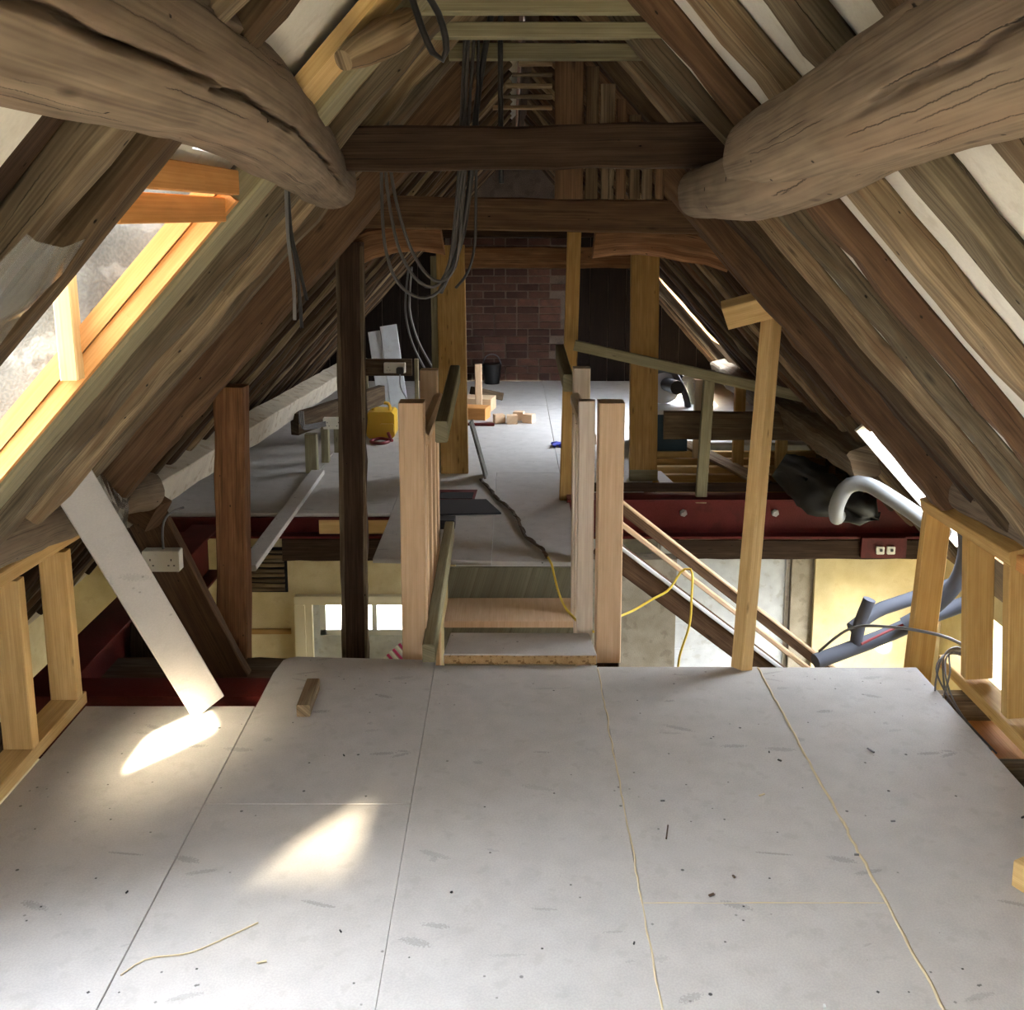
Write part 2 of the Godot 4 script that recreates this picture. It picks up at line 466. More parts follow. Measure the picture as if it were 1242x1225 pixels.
# ------------------------------------------------------------------ the roof's two slopes
const PITCH := 1.1106
const LA := -0.45
const RA := 3.5
func slope(side: int, x: float, z: float, o := 0.0) -> Vector3:
	# the inner face of the rafters; o moves square to it, outwards
	var y := 2.40 - PITCH * x if side > 0 else 2.256 + PITCH * x
	return Vector3(x + side * o * 0.743, y + o * 0.669, -z)
func nrm(side: int) -> Vector3: return Vector3(side * 0.743, 0.669, 0)

func roof_piece(st: SurfaceTool, side: int, xa: float, xb: float, za: float, zb: float, o0: float, o1: float):
	var rings := [[], []]
	for i in 2:
		var x := xa if i == 0 else xb
		for q in [[za, o0], [zb, o0], [zb, o1], [za, o1]]: rings[i].append(slope(side, x, q[0], q[1]))
	sweep(st, rings, [1, 2, 3, 4])

# openings in the slopes: side, x high, x low, z near, z far
const OPEN := [[-1, -0.52, -1.34, 1.45, 2.02], [-1, -0.66, -1.06, 0.02, 0.54], [-1, -0.36, -0.48, 1.70, 1.84], [1, 1.04, 1.62, 7.55, 8.45], [1, 1.54, 1.98, 3.76, 4.46]]

func shell():
	# near floor: chipboard sheets in strips of 0.6 m
	var fl := setting("floor", Vector3(0, -0.022, -2.0))
	var g := 0.0012
	var strips := [[-1.455, -0.875, 3.28, [1.25]], [-0.875, -0.287, 3.68, [2.69, 0.3]], [-0.287, 0.317, 3.60, [1.20]], [0.317, 0.910, 3.59, [2.264, 0.0]], [0.910, 1.500, 3.585, [1.1]]]
	for s in strips:
		var zs: Array = [s[2]]; zs.append_array(s[3]); zs.append(-1.3)
		for i in zs.size() - 1:
			var st := st_new()
			var x0: float = s[0] + (0.0003 if s[0] == -0.287 else g); var x1: float = s[1] - (0.0003 if s[1] == -0.287 else g)
			var z0: float = -zs[i] + g; var z1: float = -zs[i + 1] - g
			var poly := PackedVector2Array([Vector2(x0, z0), Vector2(x1, z0), Vector2(x1, z1), Vector2(x0, z1)])
			if i == 0 and s[0] == -0.875:
				poly = PackedVector2Array([Vector2(x0, z0 + 0.14), Vector2(x0 + 0.012, z0 + 0.03), Vector2(x0 + 0.03, z0 + 0.008), Vector2(x0 + 0.06, z0), Vector2(x1, z0 + 0.03), Vector2(x1, z1), Vector2(x0, z1)])
			slab(st, poly, rng.randf_range(-0.0008, 0.0008), -0.022)
			build(st, "chipboard_sheet", "chip", fl)
	# beads of dried glue squeezed out of the joints
	for jn in [[0.317, 3.58, 1.55, 0.0028], [0.910, 3.58, 1.3, 0.0042]]:
		var pts := []
		var z: float = jn[1]
		while z > jn[2]:
			pts.append(Vector3(jn[0] + nz.get_noise_2d(z * 90, jn[0] * 70) * 0.006, nz.get_noise_2d(z * 120, 5) * 0.003 - 0.0005, -z)); z -= 0.035
		var st := st_new(); tube(st, pts, jn[3], 6)
		build(st, "glue_bead", "glue", fl)
	var pts2 := []
	for i in 22: pts2.append(Vector3(0.32 + i * 0.028, nz.get_noise_1d(i * 77.0) * 0.0025 - 0.0012, -2.264 + nz.get_noise_1d(i * 55.0) * 0.002))
	var sb := st_new(); tube(sb, pts2, 0.0022, 6); build(sb, "glue_bead", "glue", fl)

	# the far loft's floor, level with the near one
	var ff := setting("floor_002", Vector3(0, -0.022, -7.0))
	for q in [[[-0.68, -4.80], [-0.10, -4.765], [-0.10, -6.5], [-0.68, -6.5]], [[-0.10, -4.765], [0.335, -4.75], [0.335, -5.80], [0.335, -6.5], [-0.10, -6.5]],
			[[-1.26, -5.58], [-0.68, -5.58], [-0.68, -8.0], [-1.26, -8.0]], [[-2.35, -5.58], [-1.26, -5.58], [-1.26, -8.0], [-2.35, -8.0]],
			[[-0.68, -6.5], [0.31, -6.5], [0.31, -8.9], [-0.68, -8.9]], [[0.31, -6.12], [0.86, -6.12], [0.92, -6.5], [0.92, -8.9], [0.31, -8.9]],
			[[-2.35, -8.0], [-0.68, -8.0], [-0.68, -10.3], [-2.35, -10.3]], [[-0.68, -8.9], [0.31, -8.9], [0.31, -10.25], [-0.68, -10.25]], [[0.31, -8.9], [2.35, -8.9], [2.35, -10.3], [0.31, -10.3]], [[0.92, -7.4], [2.35, -7.4], [2.35, -8.9], [0.92, -8.9]]]:
		var st := st_new(); var poly := PackedVector2Array()
		var c := Vector2.ZERO
		for p in q: c += Vector2(p[0], p[1]) / q.size()
		for p in q: poly.append(Vector2(p[0], p[1]) - (Vector2(p[0], p[1]) - c).sign() * 0.0015)
		slab(st, poly, rng.randf_range(-0.001, 0.001), -0.022); build(st, "chipboard_sheet", "chip", ff)

	# storey below
	var lf := setting("floor_003", Vector3(0, -2.5, -4.0))
	var s1 := st_new(); bx(s1, Vector3(0, -2.45, -3.5), Vector3(5.6, 0.1, 9.8), 0.0); build(s1, "floor_boards", "oldpale", lf)

	# walls that close the space: gable behind, brick gable in front, eaves walls below
	var wb := setting("wall_back", Vector3(0, 0, 1.45))
	var s2 := st_new()
	for q in [[-2.8, -0.35, -2.6, 2.6], [0.35, 2.8, -2.6, 2.6], [-0.35, 0.35, -2.6, 0.85], [-0.35, 0.35, 1.5, 2.6]]:
		bx(s2, Vector3((q[0] + q[1]) / 2, (q[2] + q[3]) / 2, 1.45), Vector3(q[1] - q[0], q[3] - q[2], 0.2), 0.0)
	build(s2, "plaster", "white", wb)
	var w9 := setting("window_2", Vector3(0, 0.75, 1.45))
	for q in [[-0.35, -0.31, 0.85, 1.5], [0.31, 0.35, 0.85, 1.5], [-0.02, 0.02, 0.89, 1.46], [-0.31, 0.31, 0.85, 0.89], [-0.31, 0.31, 1.46, 1.5]]:
		s2 = st_new(); bx(s2, Vector3((q[0] + q[1]) / 2, (q[2] + q[3]) / 2, 1.45), Vector3(q[1] - q[0], q[3] - q[2], 0.06), 0.003); build(s2, "window_bar", "frame_white", w9)
	var wf := setting("wall_far", Vector3(0, 0, -10.45))
	var s3 := st_new(); bx(s3, Vector3(0, 1.3, -10.45), Vector3(5.6, 2.7, 0.34), 0.0); build(s3, "mortar_bed", "mortar", wf)
	var bs := []
	for k in 4:
		var sq := st_new(); bx(sq, Vector3.ZERO, Vector3(0.212 - k * 0.003, 0.064 - (k % 2) * 0.002, 0.05), 0.005)
		sq.index(); sq.generate_normals(); sq.generate_tangents(); bs.append(sq.commit())
	var hb := st_new(); bx(hb, Vector3.ZERO, Vector3(0.10, 0.064, 0.05), 0.005); hb.index(); hb.generate_normals(); hb.generate_tangents()
	var half := hb.commit()
	for row in 20:
		var xx := -0.62 - (0.0 if row % 2 == 0 else 0.11)
		var n := 0
		while xx < (0.42 if row % 2 == 0 else 0.34):
			var header := rng.randf() < 0.16
			var w := 0.10 if header else 0.212
			var m := MeshInstance3D.new(); m.name = "brick"
			m.mesh = half if header else bs[rng.randi() % 4]
			m.material_override = M[["brick_red", "brick_red", "brick_dark", "brick_dark", "brick_pale"][rng.randi() % 5]]
			wf.add_child(m, true)
			m.position = Vector3(xx + w / 2, 0.04 + row * 0.0755, 0.165 + rng.randf_range(0.0, 0.008))
			m.rotation.z = rng.randf_range(-0.008, 0.008)
			xx += w + 0.012; n += 1
	for q in [[-2.2, -0.66], [0.60, 2.2]]:  # dark boards stand in for the unlit void either side of the brick
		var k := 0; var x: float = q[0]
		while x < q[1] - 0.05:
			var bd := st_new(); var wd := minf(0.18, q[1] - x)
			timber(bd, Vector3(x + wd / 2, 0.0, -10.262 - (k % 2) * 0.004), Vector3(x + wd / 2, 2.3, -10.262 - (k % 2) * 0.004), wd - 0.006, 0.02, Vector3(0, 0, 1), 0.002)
			build(bd, "shade_boarding", "shade_dark", wf); x += 0.18; k += 1
	# side walls of the storey below; the right one has the window that lights it
	var wl := setting("wall_left", Vector3(-2.7, -2, -4.5))
	var s4 := st_new(); bx(s4, Vector3(-2.7, -1.2, -3.4), Vector3(0.2, 2.6, 9.9), 0.0); build(s4, "plaster", "cream", wl)
	var wr := setting("wall_right", Vector3(2.7, -2, -4.5))
	var s5 := st_new()
	for q in [[-2.5, 0.1, -4.0, 1.6], [-2.5, 0.1, -8.38, -5.45], [-2.5, -1.75, -5.45, -4.0], [-0.5, 0.1, -5.45, -4.0]]:
		bx(s5, Vector3(2.7, (q[0] + q[1]) / 2, (q[2] + q[3]) / 2), Vector3(0.2, q[1] - q[0], q[3] - q[2]), 0.0)
	build(s5, "plaster", "cream", wr)

	# the slopes: white boards between the rafters near by, dark boarding and tiles further off, tiles outside
	for side in [-1, 1]:
		var cl := setting("ceiling" if side < 0 else "ceiling_002", slope(side, side * 1.0 + 0.07, 4.0))
		var xr := 0.065
		var xe: float = 2.45 * side
		var zs := [-1.45, 0.02, 0.54, 1.16, 1.45, 1.70, 1.84, 2.02, 3.2, 3.76, 4.46, 7.55, 8.45, 10.4]
		var outer := st_new()
		for i in zs.size() - 1:
			var za: float = zs[i]; var zb: float = zs[i + 1]
			var cuts := []
			for o in OPEN:
				if o[0] == side and o[3] < zb - 0.001 and o[4] > za + 0.001: cuts.append([o[1], o[2]])
			cuts.sort_custom(func(p, q): return absf(p[0]) < absf(q[0]))
			var x := xr
			var st := st_new(); var any := false
			for c in cuts + [[xe, xe]]:
				if absf(c[0] - x) > 0.005:
					roof_piece(st, side, x, c[0], za, zb, 0.052, 0.072); any = true
					roof_piece(outer, side, x, c[0], za, zb, 0.10, 0.18)
				x = c[1]
			if any:
				build(st, "lining_board", ("white" if zb < 3.3 else ("paint_beam" if side < 0 and zb > 5.0 and zb < 8.0 else "sheath")) if not (side < 0 and za > 1.1 and zb < 1.5) else "dark", cl)
		build(outer, "roof_covering", "tile", cl)
		if side > 0:
			var rv := st_new(); roof_piece(rv, side, 1.52, 2.0, 4.435, 4.46, 0.0, 0.19)
			build(rv, "added_bright_board", "white", cl)  # white board added so the eaves gap looks bright like open sky
	# unseen chimney-like block, added outside to keep the sun off the right eaves
	var cs := setting("added_sun_blocker", Vector3(1.68, 1.0, -3.5))
	var s8 := st_new(); bx(s8, Vector3(1.72, 1.65, -3.50), Vector3(0.62, 1.4, 0.5), 0.004); build(s8, "blocker_body", "brick_red", cs)
	# ridge cover
	var rc := setting("trim_1", Vector3(0.065, 2.42, -4.4))
	var s6 := st_new(); timber(s6, Vector3(0.065, 2.36, 1.4), Vector3(0.065, 2.36, -10.3), 0.035, 0.20, Vector3.UP, 0.006); build(s6, "ridge_board", "dark", rc)
	var s7 := st_new(); timber(s7, Vector3(0.065, 2.55, 1.4), Vector3(0.065, 2.55, -10.4), 0.4, 0.14); build(s7, "ridge_cover", "tile", rc)

# ------------------------------------------------------------------ roof timbers
const ORD := ["first", "second", "third", "fourth", "fifth", "sixth", "seventh", "eighth", "ninth", "tenth", "eleventh", "twelfth", "thirteenth", "fourteenth", "fifteenth", "sixteenth", "seventeenth", "eighteenth", "nineteenth", "twentieth", "twenty-first", "twenty-second", "twenty-third", "twenty-fourth", "twenty-fifth", "twenty-sixth", "twenty-seventh", "twenty-eighth", "twenty-ninth", "thirtieth"]

func rafter(side: int, z: float, w: float, d: float, m: String, label: String, x0 := 0.1, x1 := 2.2, o := 0.0, bowz := 0.0):
	var a := slope(side, side * x0 + (0.06 if side > 0 else 0.0), z, o + d / 2)
	var b := slope(side, side * x1, z + rng.randf_range(-0.03, 0.03), o + d / 2)
	var st := st_new()
	timber(st, a, b, w, d, nrm(side), 0.012, 0.01, Vector3(0, 0, bowz))
	one("rafter", label, "rafter", st, m, b, "rafters of the right slope" if side > 0 else "rafters of the left slope")

func rafters():
	# right slope
	var look := {"oldgrey": "grey-brown weathered", "oldred": "reddish brown", "old": "brown rough-hewn", "oldpale": "pale dusty", "olddim": "dull brown", "dark": "dark"}
	var zs := [0.60, 0.93, 1.27, 1.61, 1.95, 2.30, 2.63, 2.95, 3.20]
	var ms := ["old", "oldgrey", "old", "oldgrey", "oldpale", "oldred", "oldgrey", "oldpale", "olddim"]
	for i in zs.size():
		rafter(1, zs[i], [0.08, 0.09, 0.085, 0.085, 0.095, 0.085, 0.09, 0.08, 0.075][i], 0.055, ms[i], "%s rafter of the white-lined right slope, %s from the near end" % [look[ms[i]], ORD[i]], 0.02, 1.57, 0.0, rng.randf_range(-0.03, 0.03))
	rafter(1, 3.62, 0.13, 0.13, "oldred", "broad reddish brown rafter of the right slope landing beside the knee wall's mitred plate", 0.02, 1.62, -0.05, 0.03)
	rafter(1, 3.42, 0.07, 0.08, "dark", "thin dark rafter tucked beside the broad reddish rafter of the right slope", 0.02, 2.2, 0.02)
	var z := 3.86; var i := 0
	while z < 10.1:
		if not (z > 7.50 and z < 8.50):
			var m: String = ["olddim", "oldred", "dark", "olddim", "oldpale"][i % 5]
			rafter(1, z, rng.randf_range(0.06, 0.085), 0.06, m, "%s rafter of the dark far right slope, %s beyond the broad reddish rafter" % [look[m], ORD[i]], 0.02, 1.46 if (z > 3.7 and z < 4.5) else 2.2, 0.0, rng.randf_range(-0.03, 0.03))
		z += 0.27; i += 1
	# left slope
	zs = [-0.10, 1.07, 1.25]
	ms = ["old", "olddim", "old"]
	for k in 3:
		if k == 1: continue
		rafter(-1, zs[k], [0.09, 0.09, 0.055][k], 0.055, ms[k], "%s rafter of the left slope, %s from the near end, before the open skylight" % [look[ms[k]], ORD[mini(k, 1)]], 0.0, 2.2, 0.0, 0.0)
	rafter(-1, 1.392, 0.07, 0.065, "olddim", "broad dull brown rafter forming the near side of the open skylight", 0.0, 2.2, -0.01)
	# far side of the skylight: new lining and yellow rafter, then old ones
	var st := st_new(); timber(st, slope(-1, -0.06, 2.05, 0.02), slope(-1, -1.30, 2.05, 0.02), 0.12, 0.06, nrm(-1), 0.004, 0.006)
	one("rafter", "yellowish rafter along the far side of the open skylight", "rafter", st, "treat", slope(-1, -1.45, 2.1), "rafters of the left slope")
	zs = [2.15, 2.46, 2.74, 2.96]
	ms = ["oldpale", "oldgrey", "oldpale", "old"]
	for k in 4:
		rafter(-1, zs[k], [0.06, 0.09, 0.085, 0.09][k], 0.055, ms[k], "%s rafter of the left slope, %s beyond the skylight's yellowish rafter" % [look[ms[k]], ORD[k]], 0.0, 1.30, 0.0, rng.randf_range(-0.02, 0.02))
	rafter(-1, 3.22, 0.13, 0.16, "oldred", "deep reddish brown principal rafter of the left slope coming down to the crumpled foil", 0.15, 1.30, -0.08)
	z = 3.5; i = 0
	while z < 10.1:
		var m: String = ["dark", "olddim", "oldred", "olddim", "dark", "oldpale"][i % 6]
		rafter(-1, z, rng.randf_range(0.06, 0.085), 0.06, m, "%s rafter of the dark far left slope, %s beyond the deep principal rafter" % [look[m], ORD[i]], 0.0, 2.2, 0.0, rng.randf_range(-0.03, 0.03))
		z += 0.27; i += 1

	# upper purlins: two half-round logs that end by the lower collars
	st = st_new()
	log_shape(st, [Vector3(-0.44, 1.84, 0.9), Vector3(-0.44, 1.845, -0.6), Vector3(-0.43, 1.835, -1.5), Vector3(-0.455, 1.80, -2.1), Vector3(-0.49, 1.76, -2.62), Vector3(-0.50, 1.74, -2.88)], [0.10, 0.10, 0.10, 0.092, 0.084, 0.074], 0.006, 0.45, [[LA, 0.25, 0.92, 0.04, 0.05], [LA + 0.9, 0.5, 0.7, 0.015, 0.045]])
	var lg := thing("upper_purlin", "thick round grey log purlin of the left slope with a long drying crack", "purlin", Vector3(-0.425, 1.755, -2.86), "upper purlins")
	build(st, "log", "log", lg)
	st = st_new()
	var pts := []
	for k in 34:
		var zz := -0.75 - k * 0.052
		pts.append(Vector3(-0.43 + 0.093 + nz.get_noise_1d(zz * 160) * 0.012 - 0.0, 1.835 - (k / 34.0) * 0.03 + nz.get_noise_1d(zz * 90 + 40) * 0.018 - 0.03, zz))
	st = st_new()
	log_shape(st, [Vector3(0.50, 1.86, 0.9), Vector3(0.49, 1.84, -0.5), Vector3(0.485, 1.80, -1.3), Vector3(0.48, 1.775, -1.7), Vector3(0.48, 1.765, -2.06)], [0.09, 0.09, 0.09, 0.088, 0.074], 0.006, 0.45, [[RA, 0.2, 0.72, 0.03, 0.05], [RA - 0.9, 0.55, 0.85, 0.015, 0.045]])
	var rg := thing("upper_purlin", "thick round brown log purlin of the right slope, a second log spliced under its end", "purlin", Vector3(0.48, 1.72, -2.7), "upper purlins")
	build(st, "log", "log", rg)
	st = st_new()
	log_shape(st, [Vector3(0.49, 1.80, -0.9), Vector3(0.490, 1.765, -1.4), Vector3(0.487, 1.720, -1.95), Vector3(0.478, 1.705, -2.68)], [0.04, 0.062, 0.072, 0.062], 0.005, 0.5)
	build(st, "spliced_end", "log", rg)

	# collars
	st = st_new(); timber(st, Vector3(-0.462, 1.812, -2.63), Vector3(0.68, 1.828, -2.63), 0.09, 0.108, Vector3.UP, 0.008, 0.006)
	one("collar_beam", "dark brown collar beam between the two round log ends", "collar beam", st, "dark", Vector3(-0.5, 1.76, -2.63))
	st = st_new(); timber(st, Vector3(-0.62, 1.668, -4.05), Vector3(0.88, 1.640, -4.05), 0.09, 0.125, Vector3.UP, 0.006, 0.005)
	one("collar_beam", "warm brown square collar beam with bolt holes, crossing below and behind the dark one", "collar beam", st, "oldred", Vector3(-0.62, 1.6, -4.05))
	st = st_new(); timber(st, Vector3(-0.40, 1.39, -6.55), Vector3(0.80, 1.39, -6.55), 0.12, 0.13, Vector3.UP, 0.006, 0.005)
	one("tie_beam", "reddish tie beam across the tops of the wide yellow posts before the brick gable", "beam", st, "pinkish", Vector3(-0.4, 1.33, -6.55))
	st = st_new(); timber(st, Vector3(-0.50, 1.545, -6.6), Vector3(0.90, 1.545, -6.6), 0.10, 0.06, Vector3.UP, 0.01, 0.005)
	one("tie_beam", "thin dark beam directly under the warm brown collar, over the reddish tie beam", "beam", st, "dark", Vector3(-0.5, 1.5, -6.6))
	for s in [[-1, Vector3(-0.68, 1.50, -4.3), Vector3(-0.29, 1.56, -4.3), "left"], [1, Vector3(0.34, 1.545, -4.3), Vector3(0.90, 1.49, -4.3), "right"]]:
		st = st_new(); timber(st, s[1], s[2], 0.10, 0.13, Vector3.UP, 0.02, 0.02, Vector3(0, 0.03 , 0))
		one("curved_brace", "rough pinkish brown brace under the %s end of the warm brown collar" % s[3], "brace", st, "pinkish", s[1], "curved braces")
	# high collars of new sawn wood
	var hc := [[2.36, -0.24, 0.36, 2.120, 0.06], [2.58, -0.19, 0.36, 2.092, 0.036], [2.88, -0.17, 0.385, 2.088, 0.042]]
	for k in 3:
		st = st_new(); timber(st, Vector3(hc[k][1], hc[k][3], -hc[k][0]), Vector3(hc[k][2], hc[k][3], -hc[k][0]), 0.045, hc[k][4], Vector3.UP, 0.0, 0.003)
		one("high_collar", "pale sawn collar high under the ridge, %s of three" % ["nearest and topmost", "middle", "furthest and lowest"][k], "collar beam", st, "treat", Vector3(hc[k][1], hc[k][3], -hc[k][0]), "high sawn collars")

	# boarded partition hanging high behind the warm brown collar
	var pt := thing("boarded_partition", "dark partition of upright planks high under the ridge with rows of small gaps", "partition", Vector3(0.12, 1.70, -3.1))
	var xs := [0.122, 0.214, 0.259, 0.305, 0.342, 0.384, 0.42, 0.455]
	for k in 7:
		st = st_new()
		var top := minf(2.12, 2.40 - PITCH * xs[k + 1] - 0.03)
		timber(st, Vector3((xs[k] + xs[k + 1]) / 2, 1.70, -3.1 - (k % 2) * 0.012), Vector3((xs[k] + xs[k + 1]) / 2, top, -3.1 - (k % 2) * 0.012), xs[k + 1] - xs[k] - 0.008, 0.02, Vector3(0, 0, 1), 0.003)
		build(st, "plank", ["oldred", "olddim", "old"][k % 3], pt)
	for k in 5:
		st = st_new(); var yy := 1.985 + k * 0.033
		timber(st, Vector3(-0.06 + k * 0.02, yy, -3.3), Vector3(0.125, yy, -3.3), 0.03, 0.012, Vector3.UP, 0.004)
		build(st, "lath", ["oldpale", "old"][k % 2], pt)

	# laths across the underside of the far slopes
	for side in [-1, 1]:
		var lt := thing("roof_laths", "rows of thin split laths running over the far %s slope behind its rafters" % ("left" if side < 0 else "right"), "laths", slope(side, side * 1.0, 6.5, 0.1))
		for k in 15:
			var x := 0.25 + k * 0.11
			if side > 0 and x > 0.98 and x < 1.8: continue
			st = st_new(); timber(st, slope(side, side * x, 4.85, 0.1), slope(side, side * x, 10.2, 0.1), 0.028, 0.012, nrm(side), 0.004)
			build(st, "lath", ["oldpale", "old", "oldred"][k % 3], lt)

	# lower purlins
	st = st_new()
	log_shape(st, [Vector3(-1.45, 0.87, 0.6), Vector3(-1.45, 0.85, -1.6), Vector3(-1.43, 0.79, -2.6), Vector3(-1.42, 0.70, -3.3), Vector3(-1.42, 0.60, -3.88)], [0.088, 0.088, 0.088, 0.086, 0.075], 0.012, 0.4)
	one("lower_purlin", "grey-brown log purlin low on the left, resting over the pine knee wall studs", "purlin", st, "log", Vector3(-1.55, 0.66, -3.35), "lower purlins")
	st = st_new(); timber(st, Vector3(-1.60, 0.475, -4.05), Vector3(-1.32, 0.40, -8.7), 0.13, 0.14, Vector3(0.3, 1, 0), 0.006, 0.006)
	one("painted_purlin", "purlin on the left with peeling off-white paint running back to the far loft", "purlin", st, "paint_beam", Vector3(-1.6, 0.475, -4.05), "lower purlins")
	st = st_new(); timber(st, Vector3(-1.62, 0.60, -3.98), Vector3(-1.40, 0.475, -3.93), 0.12, 0.12, Vector3(0.2, 1, 0), 0.008, 0.01)
	one("beam_stub", "short brown beam end with a dark knot above the double socket", "beam", st, "oldred", Vector3(-1.34, 0.38, -3.84))
	st = st_new()
	log_shape(st, [Vector3(1.66, 0.71, 0.6), Vector3(1.65, 0.70, -1.8), Vector3(1.64, 0.69, -2.9), Vector3(1.63, 0.67, -3.5), Vector3(1.63, 0.65, -3.88)], [0.075, 0.075, 0.075, 0.072, 0.06], 0.012, 0.4)
	one("lower_purlin", "grey-brown log purlin low on the right, lying behind the mitred top plate", "purlin", st, "log", Vector3(1.67, 0.6, -3.6), "lower purlins")
	st = st_new(); timber(st, Vector3(1.62, 0.53, -4.60), Vector3(1.62, 0.47, -7.9), 0.12, 0.15, Vector3(-0.3, 1, 0), 0.014, 0.012)
	one("lower_purlin", "dusty brown squared purlin running past the open eaves to the far right skylight", "purlin", st, "old", Vector3(1.65, 0.545, -4.62), "lower purlins")

func skylight():
	# pine lining of the unfinished opening
	var t := thing("skylight_lining", "new orange pine lining round the open skylight in the left slope", "skylight", slope(-1, -0.9, 1.9))
	var st := st_new(); roof_piece(st, -1, -0.52, -1.45, 1.962, 1.985, 0.0, 0.034); build(st, "lining_strip", "orange", t)
	st = st_new(); roof_piece(st, -1, -0.52, -1.45, 1.958, 1.985, 0.036, 0.072); build(st, "lining_strip", "orange", t)
	st = st_new(); bx(st, Vector3(-0.552, 1.662, -1.70), Vector3(0.022, 0.046, 0.53), 0.002); build(st, "head_board", "orange", t)
	st = st_new(); bx(st, Vector3(-0.525, 1.712, -1.72), Vector3(0.022, 0.046, 0.49), 0.002); build(st, "head_board", "orange", t)
	st = st_new(); roof_piece(st, -1, -1.34, -1.37, 1.45, 1.96, 0.0, 0.12); build(st, "sill_board", "orange", t)
	# the two cheeks of the dormer being built outside
	var dc := thing("dormer_cheek", "grey weathered sheet behind the open skylight, bright at its lower end", "sheet", slope(-1, -0.8, 2.0, 0.2), "dormer cheeks")
	st = st_new(); roof_piece(st, -1, -0.20, -1.55, 1.99, 2.005, 0.04, 0.95); build(st, "sheet", "grey_board", dc)
	dc = thing("dormer_cheek", "added near side of the dormer, hidden above the broad dull brown rafter", "sheet", slope(-1, -0.8, 1.42, 0.2), "dormer cheeks")
	st = st_new(); roof_piece(st, -1, -0.20, -1.10, 1.425, 1.44, 0.10, 0.95); build(st, "sheet", "grey_board", dc)  # unseen cheek, cut short to let through only a slit of sun
	st = st_new(); timber(st, Vector3(-0.845, 1.34, -1.95), Vector3(-0.86, 1.95, -1.95), 0.036, 0.036, Vector3(0, 0, 1), 0.0)
	one("pine_batten", "short upright pine batten standing in the open skylight", "batten", st, "pine", Vector3(-0.845, 1.34, -1.95))
	# yellow board that closes the bay above the opening, and a chunk of old wood wedged in
	st = st_new(); roof_piece(st, -1, -0.10, -0.44, 1.84, 2.0, 0.01, 0.035)
	one("bay_board", "yellowish board over the bay above the skylight beside a bright slit", "board", st, "pine", slope(-1, -0.4, 1.9, 0.0))
	st = st_new(); log_shape(st, [slope(-1, -0.30, 1.80, -0.02), slope(-1, -0.24, 1.90, -0.03), slope(-1, -0.20, 2.02, -0.02)], [0.022, 0.032, 0.02], 0.012, 0.8)
	one("wood_chunk", "pale broken chunk of wood wedged between the rafters above the left log purlin", "offcut", st, "oldpale", slope(-1, -0.24, 1.9))
	# clear polythene stapled over the next opening towards the camera
	st = st_new(); roof_piece(st, -1, -0.62, -1.10, -0.02, 0.58, 0.182, 0.183)
	one("polythene_cover", "white polythene stretched over the second open skylight above the near floor", "plastic film", st, "polythene", slope(-1, -0.9, 0.6, 0.18))
	# torn plastic film hanging before the opening
	st = st_new()
	var rows := []
	for i in 7:
		var r := []
		for j in 7:
			var p := slope(-1, lerpf(-0.55, -0.74, j / 6.0), lerpf(1.10, 1.27, i / 6.0), -0.02)
			p += Vector3(0.02, -0.035 * sin(PI * i / 6.0) * (0.5 + 0.5 * sin(j * 1.3)), 0.01 * sin(i * 2.1 + j))
			r.append(p)
		rows.append(r)
	for i in 6:
		for j in 6:
			quad(st, [rows[i][j], rows[i][j + 1], rows[i + 1][j + 1], rows[i + 1][j]], [Vector2(0, 0), Vector2(0, 1), Vector2(1, 1), Vector2(1, 0)], Vector3(1, -1, 0), 1)
	one("plastic_film", "torn flap of grey plastic film drooping between two left rafters", "plastic film", st, "film", slope(-1, -0.7, 1.2))

